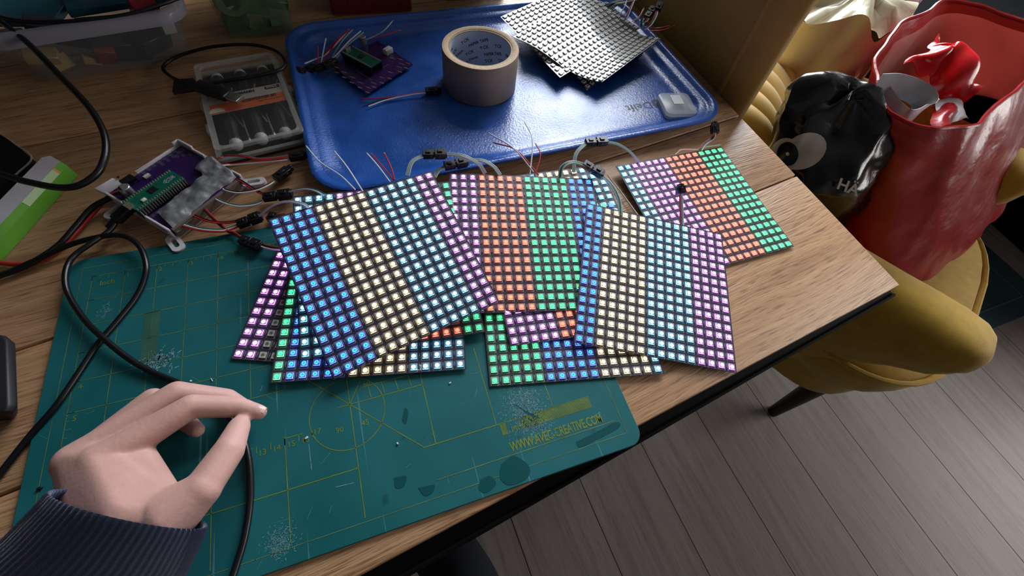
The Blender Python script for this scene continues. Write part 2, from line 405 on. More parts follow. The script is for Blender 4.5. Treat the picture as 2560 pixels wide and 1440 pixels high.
obj('sheet', MB().prism(poly, (0, 0, MT - .0003)), M_mat, mat_o, bev=.0006, seg=1)
PZ = TZ + MT + .00012
def line(mb, a, b, wdt=.0006, mi=0):
    a = Vector((a[0], a[1], PZ)); b = Vector((b[0], b[1], PZ)); d = (b - a).normalized(); n = Vector((-d.y, d.x, 0)) * wdt / 2
    mb.add([a - n, b - n, b + n, a + n], [(0, 1, 2, 3)], mi)
I = .0254
gr = MB()
for k in range(0, 12): line(gr, (0, -k * I), (.355, -k * I) if k < 5 else (.152, -k * I)) if k < 7 else None
for k in range(0, 15): line(gr, (k * I, 0), (k * I, -6 * I if k < 7 else -4 * I))
for k in range(0, 60): line(gr, (k * I / 4, 0), (k * I / 4, -.0045 if k % 2 == 0 else -.003), .0004)
for k in range(0, 24): line(gr, (0, -k * I / 4), (.0045 if k % 2 == 0 else .003, -k * I / 4), .0004)
for k in range(0, 46): line(gr, (2 * I - .006, -2 * I - k * .00105), (2 * I + .006, -2 * I - k * .00105), .00035)
obj('inch_grid', gr, M_fade, mat_o, fix=False)
cm = MB()
YB = -.229; YC = -.179
line(cm, (.05, YB), (.2, YB)); line(cm, (.249, YB), (.392, YB))
for x in (.10, .15, .2): line(cm, (x, -.19 if x < .16 else YC + .03), (x, YB - .035))
for x in (.2591, .3091, .3591): line(cm, (x, YC + .02), (x, YB))
line(cm, (.2, YC), (.26, YC)); line(cm, (.19, YC), (.2, YC)); line(cm, (.15, YC - .0125), (.163, YC - .0125))
for k in range(12, 18): line(cm, (k * .01, YC - .0125), (k * .01, YC - .0175))
line(cm, (.2 - .03, YC + .03), (.2 + .0498, YC - .0498)); line(cm, (.2 - .0, YC), (.2 + .025, YC + .043))
NC = 48; R_ = .029; C0 = (.1975, YC - .006)
for k in range(NC):
    a, b_ = 2 * pi * k / NC, 2 * pi * (k + 1) / NC
    line(cm, (C0[0] + R_ * cos(a), C0[1] + R_ * sin(a)), (C0[0] + R_ * cos(b_), C0[1] + R_ * sin(b_)))
for k in range(4): line(cm, (.217 + k * .011, YC + .001), (.216 + k * .011, YC + .011), .0005)
line(cm, (.21, YC + .0115), (.26, YC + .0115), .0005)
for k in range(62): line(cm, (.330 + k * .001, YB), (.330 + k * .001, YB - .0095), .0006)
for k in range(6): line(cm, (.312 + k * .0008, YB), (.312 + k * .0008, YB - .0095), .0005)
obj('centimetre_grid', cm, M_print, mat_o, fix=False)
bd = MB(); 
bl = [(-.009, .011), (.4115, .011), (.4115, -.2665), (-.009, -.2665)]
for k in range(4): line(bd, bl[k], bl[(k + 1) % 4], .0005)
line(bd, (.254, -.2548), (.405, -.2545), .0008)
obj('border_line', bd, M_fade, mat_o, fix=False)
def flat(txt, size, x, y, bold=0.0, align='LEFT', sp=1.0, xs=1.0): return text_mb(txt, size, (x, y, PZ), (1, 0, 0), (0, 1, 0), align=align, bold=bold, thick=.00003, spacing=sp, xs=xs)
lt = flat('WWW.AVEC-CREATIVE.COM', .0105, .3145, -.2525, .0002, sp=.95, xs=.615)
for t, s_, x, y in (('Inch', .007, .0065, -.0115), ('1', .006, .0265, -.0075), ('2', .006, .0522, -.0075), ('3', .006, .0776, -.0075), ('4', .006, .103, -.0075), ('4', .006, .004, -.1085), ('5', .006, .004, -.134),
                    ('MM', .007, .3195, -.2385), ('13', .006, .131, -.199), ('14', .006, .141, -.199), ('15', .006, .1515, -.199), ('16', .006, .1615, -.199), ('17', .006, .1705, -.195), ('90', .006, .187, -.199), ('45', .006, .2065, -.199), ('60', .006, .212, -.1675)):
    merge(lt, flat(t, s_, x, y))
o = obj('lettering', lt, M_print, mat_o, fix=False); o['label'] = 'yellow printed web address, numbers and unit marks'; o['kind'] = 'stuff'
# scraped white patches and dark stains with shapes of their own
M_scr = mat('scraped_white', srgb(120, 158, 168), .6, var=.3, vscale=300)
M_dstain = mat('dark_stain', srgb(8, 78, 82), .35)
def blob_strokes(c, n, sp, l, wd, seed, mb, ang=None):
    rnd = random.Random(seed)
    for _ in range(n):
        a = ang + rnd.gauss(0, .35) if ang is not None else rnd.uniform(0, 2 * pi)
        x, y = rnd.gauss(c[0], sp[0]), rnd.gauss(c[1], sp[1]); ll = l * rnd.uniform(.3, 1)
        line(mb, (x - cos(a) * ll / 2, y - sin(a) * ll / 2), (x + cos(a) * ll / 2, y + sin(a) * ll / 2), wd * rnd.uniform(.4, 1))
sc = MB()
def pxm(x, y): v = P(x, y, MT); return (v.x, v.y)
blob_strokes(pxm(400, 900), 110, (.007, .005), .004, .0010, 1, sc, 1.0)
blob_strokes(pxm(1310, 1010), 800, (.008, .009), .0018, .0004, 2, sc)
blob_strokes(pxm(1330, 1060), 420, (.008, .006), .0018, .0004, 3, sc)
blob_strokes(pxm(700, 1355), 320, (.0045, .0045), .0016, .0004, 4, sc)
blob_strokes(pxm(262, 776), 30, (.003, .003), .004, .0004, 5, sc)
blob_strokes((.2, -.15), 60, (.12, .07), .010, .00022, 6, sc)
for (a, b_) in (((772, 1110), (779, 1175)), ((838, 1218), (885, 1207)), ((1480, 1045), (1500, 1030))): line(sc, pxm(*a), pxm(*b_), .0004)
obj('scrape_marks', sc, M_scr, mat_o, fix=False)['kind'] = 'stuff'
ds = MB()
def stain(pts):
    c = catmull([Vector((*pxm(*p), PZ + .00004)) for p in pts + pts[:1]], 5)[:-1]
    obj('stain', MB().add(c, [tuple(range(len(c)))]), M_dstain, mat_o, fix=False)
stain([(1005, 1050), (1012, 1020), (1020, 1030), (1017, 1055), (1012, 1060)]); stain([(985, 1195), (1015, 1190), (1010, 1215), (990, 1220)])
stain([(1045, 1220), (1085, 1212), (1082, 1230), (1062, 1240)]); stain([(1440, 1105), (1500, 1075), (1540, 1055), (1548, 1068), (1490, 1100), (1450, 1118)])
stain([(1253, 1160), (1285, 1140), (1322, 1165), (1318, 1195), (1275, 1213), (1250, 1195)]); stain([(1200, 1200), (1225, 1190), (1240, 1210), (1215, 1232), (1197, 1222)])
stain([(1285, 1008), (1320, 1030), (1350, 1045), (1320, 1036)])
# ---------------------------------------------------------------- blue serving tray
def tray_material():
    m = mat('blue_tray', srgb(34, 84, 166), .30, var=.16, vscale=26, bump=.22, bscale=420, coat=.22, rvar=.08)
    b = m.node_tree.nodes['Principled BSDF']; b.inputs['Coat Roughness'].default_value = .16
    m.node_tree.links.new(b.inputs['Normal'].links[0].from_socket, b.inputs['Coat Normal'])
    return m
M_tray = tray_material()
TA = radians(2.7); tu = Vector((cos(TA), sin(TA), 0)); tv = Vector((-sin(TA), cos(TA), 0)); T0 = Vector((0.197, 0.0352, TZ))
TW, TD = .527, .326
def tp(x, y, z=0): return T0 + tu * x + tv * y + Vector((0, 0, z))
def rring(ins, z, r, n=7):
    x0, x1, y0, y1 = ins, TW - ins, ins, TD - ins; out = []
    for cx, cy, a0 in ((x1 - r, y1 - r, 0), (x0 + r, y1 - r, 90), (x0 + r, y0 + r, 180), (x1 - r, y0 + r, 270)):
        out += [tp(cx + r * cos(radians(a0 + 90 * k / n)), cy + r * sin(radians(a0 + 90 * k / n)), z) for k in range(n + 1)]
    return out
TB = .0035                                      # upper face of the tray floor
prof = [(.026, .0005, .030), (.012, .003, .038), (.004, .0125, .042), (.0, .0165, .045), (.0, .0185, .045), (.0025, .0195, .043), (.0065, .0185, .041), (.0085, .0150, .040), (.012, .0135, .039),
        (.0165, .0130, .036), (.0195, .0105, .034), (.024, .0060, .031), (.030, .0040, .027), (.036, TB, .024)]
trm = MB().loft([rring(*q) for q in prof], True, (True, True))
tray = thing('serving_tray', 'blue fibreglass serving tray with a stepped raised rim', 'tray', tp(TW / 2, TD / 2, 0))
obj('tray_body', trm, M_tray, tray, smooth=True, sharp=60)
M_ink = mat('dark_ink', srgb(22, 30, 56), .5)
o_ = P(1705, 246, TB); 
lt = text_mb('U', .021, P(1648, 248, TB) , -tu, -tv, align='LEFT', bold=.0012)
lt2 = text_mb('Delft', .020, P(1624, 254, TB), -tu, -tv, align='LEFT')
lt3 = text_mb('T', .021, P(1692, 250, TB), -tu, -tv, align='LEFT', bold=.0012)
for q in (lt, lt2, lt3): obj('lettering', q, M_ink, tray, fix=False)['label'] = 'dark printed letters seen upside down'
def tb(x, y, h=0.0): return P(x, y, TB + h)

# ---------------------------------------------------------------- roll of paper tape
M_kraft = mat('brown_paper_tape', srgb(140, 122, 106), .55, var=.05, vscale=40)
M_kraft_e = mat('tape_edge_layers', srgb(186, 160, 128), .7, var=.12, vscale=300, bump=.15, bscale=600)
M_core = mat('printed_core_paper', srgb(168, 178, 198), .6)
M_card = mat('grey_card', srgb(170, 150, 122), .8, var=.1, vscale=200)
tc_ = (tb(1105, 225) + tb(1287, 232)) / 2; 
rc = tb(1196, 210); rc = Vector((0.4185, 0.2085, TZ + TB + .0004)); RO, RI, RC_, TH = .0485, .0405, .0385, .050
roll = thing('tape_roll', 'roll of brown paper packing tape standing on the blue tray', 'tape roll', rc)
obj('tape_winding', MB().lathe(rc, [(RI, 0), (RO - .0006, 0), (RO, .0006), (RO, TH - .0006), (RO - .0006, TH)], 96), M_kraft, roll, smooth=True, sharp=50, fix=False)
obj('winding_edge', MB().lathe(rc, [(RO - .0006, TH), (RI + .0004, TH), (RI, TH - .0003)], 96), M_kraft_e, roll, smooth=True, fix=False)
core = obj('cardboard_core', MB().lathe(rc, [(RI, TH - .0006), (RC_, TH - .0006), (RC_, .0), (RI, 0)], 96, mi=0), [M_card], roll, smooth=True, sharp=50, fix=False)
obj('core_lining', MB().lathe(rc, [(RC_ - .0001, TH - .002), (RC_ - .0001, .0005)], 96), M_core, roll, smooth=True, fix=False)
# print on the inside of the core, bent around the cylinder
def bend_core(mb, r):
    out = MB()
    for v in mb.v:
        a = -v.x / r
        out.v.append(rc + Vector((r * cos(a + pi / 2), r * sin(a + pi / 2), v.y)))
    out.f = mb.f; out.m = mb.m; return out
pr_ = MB()
a_ = radians(20); ca_, sa_ = cos(a_), sin(a_)
for k in range(-11, 9):
    odd = k % 2; stp = .037 if odd else .0215; n_ = 0
    s0 = -.16 + (k * .0071) % stp
    while s0 < .16:
        w_ = ('PAPER TAPE', '50m x 50mm')[n_ % 2] if odd else 'TCX'; wl = .030 if odd else .013
        x0, y0 = s0 * ca_, .02 + k * .0098 + s0 * sa_; y1 = y0 + wl * sa_
        if y0 > .001 and y1 < TH - .008 and -.118 < x0 < .118 - wl:
            merge(pr_, text_mb(w_, .0052 if odd else .0058, (x0, y0, 0), (ca_, sa_, 0), (-sa_, ca_, 0), bold=.00015, thick=0, res=1))
        s0 += stp; n_ += 1
pb = bend_core(pr_, RC_ - .00025)
o = obj('core_lettering', pb, mat('black_ink', srgb(34, 34, 40), .6), roll, fix=False); o['label'] = 'repeated black tape lettering inside the core'

# ---------------------------------------------------------------- LED matrix panels
M_pcb = mat('black_flexible_pcb', srgb(54, 54, 64), .40, spec=.4, coat=.1, bump=.06, bscale=400)
M_pcb2 = mat('glossy_unlit_pcb', srgb(30, 30, 36), .24, spec=.8, coat=1.0, bump=.05, bscale=300)
M_silk = mat('white_silkscreen', srgb(170, 172, 178), .6)
M_cap = mat('ceramic_capacitor', srgb(96, 92, 88), .5)
M_house = mat('led_housing', srgb(205, 206, 204), .35)
M_house2 = mat('led_housing_unlit', srgb(232, 232, 226), .2, coat=.6)
M_die = mat('led_die', srgb(40, 38, 40), .4)
LEDC = {'blue': ((.020, .20, 1.0), 3.6, (.05, .10, .62)), 'yellow': ((1.0, .62, .15), 7.0, (.50, .38, .20)), 'cyan': ((.13, .60, 1.0), 7.5, (.10, .34, .56)), 'magenta': ((.80, .13, 1.0), 7.5, (.42, .12, .55)),
        'red': ((1.0, .065, .035), 6.0, (.62, .10, .07)), 'green': ((.035, .80, .22), 2.6, (.05, .38, .14)), 'off': None}
M_led = {}; M_hs = {}; M_sd = {}; M_dies = {'blue': mat('blue_die', (.01, .06, .5, 1), .4, emit=(.01, .10, 1, 1), estr=.9), 'red': mat('red_die', (.8, .3, .05, 1), .4, emit=(1, .42, .06, 1), estr=2.0), 'green': mat('green_die', (.05, .5, .2, 1), .4, emit=(.02, .6, .2, 1), estr=.9)}
for k, v in LEDC.items():
    if v:
        M_led[k] = mat('led_lens_' + k, (*v[0], 1), .3, emit=(*v[0], 1), estr=v[1])
        M_hs[k] = mat('glowing_housing_' + k, (.30, .30, .30, 1), .4, emit=(*v[2], 1), estr=.55 if k in ('red', 'green') else .28); M_sd[k] = mat('glowing_housing_side_' + k, (.38, .38, .38, 1), .4, emit=(*v[2], 1), estr=4.5)  # housings emit as well, imitating the bloom and halo around each lens
    else: M_led[k] = mat('led_lens_unlit', srgb(150, 146, 130), .15, coat=.6)
def led_mesh(kind, unlit_panel=False):
    mb = MB(); a, hgt, r, n = .0025, .0015, .0019, 12
    lo = [(-a, -a, 0), (a, -a, 0), (a, a, 0), (-a, a, 0)]; a2 = a * .97
    hi = [(-a2, -a2, hgt), (a2, -a2, hgt), (a2, a2, hgt), (-a2, a2 , hgt)]
    mb.add(lo + hi, [(0, 1, 5, 4), (1, 2, 6, 5), (2, 3, 7, 6), (3, 0, 4, 7)], 3)
    ring = [(r * cos(2 * pi * (k - .5) / n), r * sin(2 * pi * (k - .5) / n), hgt) for k in range(n)]
    # top face split into four sectors around the round lens (corner order matches hi)
    sq = [hi[2], hi[3], hi[0], hi[1]]
    for s_ in range(4):
        idx = [1 + s_ * 3 + j for j in range(4)]
        pts = [ring[i % n] for i in idx]
        c0 = sq[s_ - 1] if s_ else sq[3]; c1 = sq[s_]
        mb.add([c0, c1] + pts[::-1], [tuple(range(6))], 0)
    lens = [(x, y, hgt - .00005) for x, y, z in ring]
    mb.add(lens, [tuple(range(n))], 1)
    if kind in ('blue', 'red', 'green', 'off'):
        for k in range(3):
            a_ = radians(90 + 120 * k + 15); dx, dy = cos(a_), sin(a_); w_, l_ = .00022, .0011 if kind != 'red' else .0006
            mb.add([(dy * w_, -dx * w_, hgt + .00001), (dx * l_ + dy * w_, dy * l_ - dx * w_, hgt + .00001), (dx * l_ - dy * w_, dy * l_ + dx * w_, hgt + .00001), (-dy * w_, dx * w_, hgt + .00001)], [(0, 1, 2, 3)], 2)
    me = mesh('led_' + kind, mb, [M_house2 if unlit_panel else M_hs.get(kind, M_house), M_led[kind], M_dies.get(kind, M_die), M_house2 if unlit_panel else M_sd.get(kind, M_house)])
    return me
LED = {k: led_mesh(k) for k in LEDC}; LED['bare'] = led_mesh('off', True)
SEQ = ['green', 'blue', 'yellow', 'cyan', 'magenta', 'red']

def patch(c, bend=0.0, bendv=0.0):
    """bilinear sheet over corners TL, TR, BR, BL with a slight bow"""
    def fn(u, v):
        p = (c[0] * (1 - u) + c[1] * u) * (1 - v) + (c[3] * (1 - u) + c[2] * u) * v
        return p + Vector((0, 0, bend * 4 * u * (1 - u) + bendv * 4 * v * (1 - v)))
    return fn
def inside(q, poly):
    n = len(poly); s_ = None
    for i in range(n):
        a, b_ = poly[i], poly[(i + 1) % n]
        k = (b_[0] - a[0]) * (q[1] - a[1]) - (b_[1] - a[1]) * (q[0] - a[0])
        if s_ is None: s_ = k > 0
        elif (k > 0) != s_: return False
    return True
HID = []          # photo outlines (shrunk) of the panels lying above, to leave out the LEDs nobody can see
def led_panel(label, corners, pattern, bend=0.0, bendv=0.0, group='lit led matrix panels', bare=False, name='led_matrix_panel', above=(), fnc=None):
    fn = fnc or patch(corners, bend, bendv)
    cpt = fn(.5, .5)
    t = thing(name, label, 'led panel', (cpt.x, cpt.y, min(fn(u / 4, v / 4).z for u in range(5) for v in range(5))), group)
    obj('circuit_sheet', MB().grid(fn, 24, 24, 0, -.0005), M_pcb2 if bare else M_pcb, t, smooth=True, sharp=50, fix=True)
    cols = []
    for name_, n_ in pattern: cols += [name_] * n_
    silk = MB(); cap = MB()
    eps = .002
    for j in range(16):
        for i in range(16):
            u, v = (i + .5) / 16, (j + .5) / 16
            p = fn(u, v)
            du = (fn(u + eps, v) - fn(u - eps, v)).normalized(); dv = -(fn(u, v + eps) - fn(u, v - eps)).normalized()
            nz = du.cross(dv).normalized(); dv = nz.cross(du)
            px = PX(p)
            if any(inside(px, poly) for poly in above): continue
            M = Matrix.Identity(4)
            for r_ in range(3): M[r_][0] = du[r_]; M[r_][1] = dv[r_]; M[r_][2] = nz[r_]; M[r_][3] = p[r_]
            put('led', LED['bare' if bare else cols[i]], t, M)
            # printed frame around the LED and the little capacitor beside it
            s_, w_ = .0033, .00030; zz = nz * .00006
            for a, b_ in (((-s_, -s_ - .0008), (s_, -s_ - .0008)), ((s_, -s_ - .0008), (s_, s_)), ((s_, s_), (-s_, s_)), ((-s_, s_), (-s_, -s_ - .0008))):
                A = p + du * a[0] + dv * a[1] + zz; B = p + du * b_[0] + dv * b_[1] + zz; d = (B - A).normalized(); nn = nz.cross(d) * w_ / 2
                silk.add([A - nn, B - nn, B + nn, A + nn], [(0, 1, 2, 3)])
            if i < 15:
                c = p + du * .005
                rot = Matrix((du, dv, nz)).transposed()
                cap.box(c + nz * .0003 - dv * .0012, (.0008, .0015, .0006), rot)
                for q in range(3):
                    cc = c + dv * (.0004 + q * .0010) + zz
                    silk.add([cc - du * .0005 - dv * .0003, cc + du * .0005 - dv * .0003, cc + du * .0005 + dv * .0001, cc - du * .0005 + dv * .0001], [(0, 1, 2, 3)])
    obj('silkscreen_print', silk, M_silk, t, fix=False)['kind'] = 'stuff'
    if cap.v: obj('capacitor_rows', cap, M_cap, t)['kind'] = 'stuff'
    return t, fn
def quad(pts): return [P(*q) for q in pts]
def shrink(c, k=.86, fn=None):
    q = [PX(v) for v in c]; cx = sum(a for a, b_ in q) / 4; cy = sum(b_ for a, b_ in q) / 4
    return [(cx + (a - cx) * k, cy + (b_ - cy) * k) for a, b_ in q]
c1 = lambda x, y: (560 + x / 2.4, 400 + y / 2.4)
Q = {
 'A': quad([(669, 549, .040), (1079, 427, .040), (1249, 755, .0205), (833, 950, .0125)]),
 'B': quad([(734, 527, .0046), (1124, 570, .0046), (1059, 935, .0046), (576, 897, .0046)]),
 'C': quad([(743, 569, .0090), (1145, 561, .0080), (1166, 923, .0055), (674, 958, .0075)]),
 'D': quad([(731, 491, .031), (1124, 453, .0275), (1214, 830, .0085), (749, 902, .0105)]),
 'E': quad([(1123, 432, .0285), (1480, 447, .0220), (1544, 773, .0105), (1134, 785, .0112)]),
 'G': quad([(1193, 592, .0075), (1557, 584, .0060), (1661, 934, .0042), (1224, 967, .0042)]),
 'H': quad([(1197, 523, .0175), (1534, 504, .0120), (1667, 811, .0070), (1276, 866, .0075)]),
 'I': quad([(1466, 507, .0265), (1805, 585, .0125), (1842, 933, .0030), (1434, 856, .0120)]),
 'J': quad([(1165, 454, .0150), (1501, 412, .0160), (1629, 717, .0040), (1254, 792, .0040)]),
 'K': quad([(1539, 415, .0085), (1803, 367, .0070), (1985, 616, .0025), (1697, 696, .0025)]),
}
sh = {k: shrink(v) for k, v in Q.items()}
led_panel('led panel with magenta columns and dark unlit columns at the bottom of the fan', Q['B'], [('magenta', 2), ('off', 14)], above=[sh['A'], sh['C'], sh['D']])
led_panel('led panel showing one green column, blue columns and a white-lit lower corner on the mat', Q['C'], [('green', 1), ('blue', 5), ('yellow', 5), ('cyan', 5)], above=[sh['A'], sh['D']])
led_panel('mostly hidden led panel, red row and two green columns peeking out', Q['D'], [('cyan', 4), ('magenta', 5), ('red', 5), ('green', 2)], above=[sh['A'], shrink(Q['A'], .93)])
led_panel('topmost led panel of the fan, blue, warm white, cyan and magenta stripes', Q['A'], [('blue', 4), ('yellow', 5), ('cyan', 5), ('magenta', 2)])
led_panel('led panel whose warm white and cyan upper corner shows under a black connector', Q['J'], [('green', 3), ('blue', 5), ('yellow', 5), ('cyan', 3)], above=[sh['E'], sh['I'], sh['H'], sh['G']])
led_panel('led panel with green, blue and warm white stripes overhanging the mat edge', Q['G'], [('green', 5), ('blue', 5), ('yellow', 5), ('cyan', 1)], above=[sh['E'], sh['I'], sh['H']])
led_panel('led panel with only a magenta and red corner showing below the red-striped panel', Q['H'], [('magenta', 5), ('red', 5), ('green', 5), ('blue', 1)], above=[sh['E'], sh['I']])
led_panel('led panel with magenta, wide red, wide green and blue stripes', Q['E'], [('magenta', 3), ('red', 5), ('green', 5), ('blue', 3)], above=[sh['I'], sh['A']])
led_panel('led panel with cyan, magenta, red and bright green stripes on bare wood', Q['K'], [('cyan', 2), ('magenta', 5), ('red', 5), ('green', 4)], above=[sh['I']])
led_panel('led panel with narrow blue, warm white, cyan and wide magenta stripes, overlapping three others', Q['I'], [('blue', 2), ('yellow', 5), ('cyan', 5), ('magenta', 4)])
# three unlit panels stacked on the tray
def curved(c, f):
    g_ = patch(c)
    return lambda u, v: g_(u, v) + Vector((0, 0, f(u, v)))
U1 = quad([(1283, 92, .030), (1470, -16, .030), (1652, 96, .036), (1505, 205, .021)])
U2 = quad([(1251, 42, .024), (1430, -36, .022), (1600, 70, .018), (1400, 194, .0175)])
U3 = quad([(1330, 60, .014), (1495, -20, .014), (1620, 110, .010), (1468, 226, .0085)])
U4 = quad([(1300, 30, .0085), (1460, -30, .0085), (1605, 85, .0065), (1440, 190, .0065)])
s1_ = [shrink(U1, .85)]
led_panel('unlit led panel lowest in the stack on the tray', U4, [('off', 16)], bare=True, group='unlit led panels stacked on the tray', above=s1_ + [shrink(U2, .85), shrink(U3, .85)])
led_panel('unlit led panel under two others, its dark corner poking out toward the tape roll shadow', U3, [('off', 16)], bare=True, group='unlit led panels stacked on the tray', above=s1_ + [shrink(U2, .85)])
led_panel('unlit led panel second from the top of the stack, corner beside the tape roll', U2, [('off', 16)], bare=True, group='unlit led panels stacked on the tray', above=s1_)
led_panel('topmost unlit led panel in the stack, glaring with daylight', U1, [('off', 16)], bare=True, group='unlit led panels stacked on the tray',
          fnc=curved(U1, lambda u, v: -.010 * sin(pi * v) * (0.4 + .6 * u) + .004 * sin(2 * pi * v)))
# ---------------------------------------------------------------- small electronics helpers
M_purple = mat('purple_pcb', srgb(48, 26, 84), .35, coat=.3, var=.2, vscale=90)
M_green = mat('green_pcb', srgb(10, 92, 74), .35, coat=.3, var=.2, vscale=200)
M_gold = mat('tinned_pads', srgb(200, 196, 180), .28, metal=.8)
M_chip = mat('chip_black', srgb(22, 22, 26), .45)
M_alu = mat('capacitor_aluminium', srgb(176, 176, 178), .35, metal=.7)
M_white3d = mat('white_printed_plastic', srgb(214, 210, 214), .5, bump=.1, bscale=900, bstr=(1, 1, 4))
M_duct = mat('silver_duct_tape', srgb(132, 134, 138), .36, metal=.35, var=.08, vscale=120, bump=.1, bscale=500)
M_whitepl = mat('white_plastic', srgb(220, 220, 214), .4)
M_wr = mat('red_wire_insulation', srgb(186, 34, 42), .4); M_wg = mat('green_wire_insulation', srgb(40, 96, 88), .4); M_ww = mat('white_wire_insulation', srgb(214, 216, 222), .4)
M_wk = mat('black_wire_insulation', srgb(24, 24, 28), .4); M_wgy = mat('pale_wire_insulation', srgb(150, 168, 166), .4); M_cu = mat('bare_copper_strands', srgb(196, 176, 150), .35, metal=.6)
WIRE = {'r': M_wr, 'g': M_wg, 'w': M_ww, 'k': M_wk, 'p': M_wgy, 'c': M_cu}
M_conn = mat('black_connector_nylon', srgb(17, 17, 21), .42)

def connector_half(mb, c, d, n, L, wd, hh, male):
    r = d.cross(n).normalized(); rot = Matrix((d, -r, n)).transposed()
    mb.box(c, (L, wd, hh), rot)
    mb.box(c + n * (hh * .58), (L * .45, wd * .42, hh * .22), rot)
    for s_ in (-1, 1):
        mb.box(c + r * s_ * wd * .5 + d * L * .12, (L * .3, wd * .14, hh * .5), rot)
    if male: mb.box(c + d * L * .60, (L * .24, wd * .72, hh * .72), rot); mb.box(c + d * L * .62 + n * hh * .42, (L * .26, wd * .3, hh * .2), rot)
    else: mb.box(c - d * L * .56, (L * .16, wd * .8, hh * .8), rot)
def wire_set(parent, path, cols, gap=.00150, r=.00080, lift=0.0, tip=False):
    for k, cc in enumerate(cols):
        off = (k - (len(cols) - 1) / 2) * gap; out = []
        for i, p in enumerate(path):
            t = (path[min(i + 1, len(path) - 1)] - path[max(i - 1, 0)]).normalized(); sd = t.cross(Vector((0, 0, 1)))
            sd = sd.normalized() if sd.length > .1 else Vector((1, 0, 0))
            out.append(p + sd * off + Vector((0, 0, lift)))
        o = obj('wire', MB().tube(out, r, 7), WIRE[cc], parent, smooth=True)
        if tip:
            e = (out[-1] - out[-2]).normalized() if tip == 'end' else (out[0] - out[1]).normalized(); s0 = out[-1] if tip == 'end' else out[0]
            obj('bare_tip', MB().tube([s0, s0 + e * .0012, s0 + e * .0028], [.0004, .0005, .0003], 6), M_cu, o, smooth=True)
def harness(label, pathA, conn, pathB, cols='rgw', colsB=None, mated=True, group='three-wire connector cables', L=.0115, tipA=False, name='connector_cable'):
    """a cable: wires, black connector (plug and socket when mated), wires"""
    a, b_ = P(*conn[0]), P(*conn[1]); c = (a + b_) / 2; d = (b_ - a).normalized()
    n = Vector((0, 0, 1)) - d * d.z; n = n.normalized() if n.length > .1 else Vector((0, 1, 0))
    t = thing(name, label, 'cable', (c.x, c.y, min(a.z, b_.z) - .003), group)
    tot = (b_ - a).length
    if mated:
        l_ = tot * .46
        m1 = MB(); connector_half(m1, a + d * tot * .25, d, n, l_, .0088, .0062, True); obj('connector_plug', m1, M_conn, t, bev=.0004, seg=1)
        m2 = MB(); connector_half(m2, a + d * tot * .76, -d, n, l_, .0100, .0072, False); obj('connector_socket', m2, M_conn, t, bev=.0004, seg=1)
    else:
        m1 = MB(); connector_half(m1, c, d, n, tot * .8, .0092, .0066, True); obj('connector_plug', m1, M_conn, t, bev=.0004, seg=1)
    for path, at_, cc, tp_ in ((pathA, a, cols, tipA), (pathB, b_, colsB or cols, False)):
        if not path: continue
        for sub_, c3 in (path if isinstance(path[0][0], (list, tuple)) else [(path, cc)]):
            w_ = catmull([P(*q) for q in sub_] , 7)
            wire_set(t, w_, c3, tip=tp_)
    return t

# ---------------------------------------------------------------- controller in its white printed mount
k4 = lambda x, y, h: P(230 + x / 4.965, 330 + y / 4.965, h)
BH = .0138
cs = [k4(1095, 150, BH), k4(1860, 565, BH), k4(915, 1190, BH), k4(225, 800, BH)]        # T, R, B, L
cc_ = (cs[0] + cs[1] + cs[2] + cs[3]) / 4
e1 = ((cs[0] - cs[3]) + (cs[1] - cs[2])).normalized(); e2 = Vector((e1.y, -e1.x, 0)); HB = .041
def bp(a, b_, h): return Vector((cc_.x, cc_.y, TZ + h)) + e1 * a + e2 * b_                  # a toward T side, b toward R side
R3 = Matrix((e1, -e2, Vector((0, 0, 1)))).transposed()
ctl = thing('controller_unit', 'purple controller board taped into a white printed mount with slotted ears', 'controller', Vector((cc_.x, cc_.y, TZ)))
# mount: base, walls, ears
mt = MB(); mt.box(bp(0, 0, .0015), (.086, .086, .003), R3)
obj('mount_base', mt, M_white3d, ctl, bev=.0006, seg=1)
def wall(a0, b0, a1, b1, h0, h1, t=.0022):
    A, B = bp(a0, b0, h0), bp(a1, b1, h0); d = (B - A); L = d.length; d.normalize(); rot = Matrix((d, Vector((-d.y, d.x, 0)), Vector((0, 0, 1)))).transposed()
    return MB().box((A + B) / 2 + Vector((0, 0, (h1 - h0) / 2)), (L, t, h1 - h0), rot)
s_ = .0425
for a in ((-.010, -s_, s_, -s_, .003, .0165), (s_, -s_, s_, -.008, .003, .0175), (-s_, -s_, -s_, -.008, .003, .0165), (-s_, .010, -s_, s_, .003, .0165), (s_, .030, s_, s_, .003, .0165), (s_ - .007, -s_, s_, -s_, .003, .021), (s_, -s_, s_, -s_ + .02, .003, .021)):
    obj('mount_wall', wall(*a), M_white3d, ctl, bev=.0005, seg=1)
def ear(ca, cb, da, db, h=.0045):
    c = bp(ca, cb, 0); d = (e1 * da + e2 * db).normalized(); q = Vector((-d.y, d.x, 0)); n = 20; mb = MB()
    def st(r, ex): return [c + d * (cos(2 * pi * k / n) * r + (ex if cos(2 * pi * k / n) > 0 else -ex)) + q * sin(2 * pi * k / n) * r for k in range(n)]
    o0, i0 = st(.0058, .006), st(.0022, .0045); up = Vector((0, 0, h)); z0 = Vector((0, 0, .0002))
    rings = [[v + z0 for v in i0], [v + z0 for v in o0], [v + up for v in o0], [v + up for v in i0], [v + z0 for v in i0]]
    mb.loft(rings, True, (False, False)); obj('mounting_ear', mb, M_white3d, ctl, smooth=True, sharp=40)
ear(.044, -.022, 0, -1); ear(.049, .047, 1, 1); ear(-.047, .047, -.3, 1); ear(-.049, -.030, -1, .1)
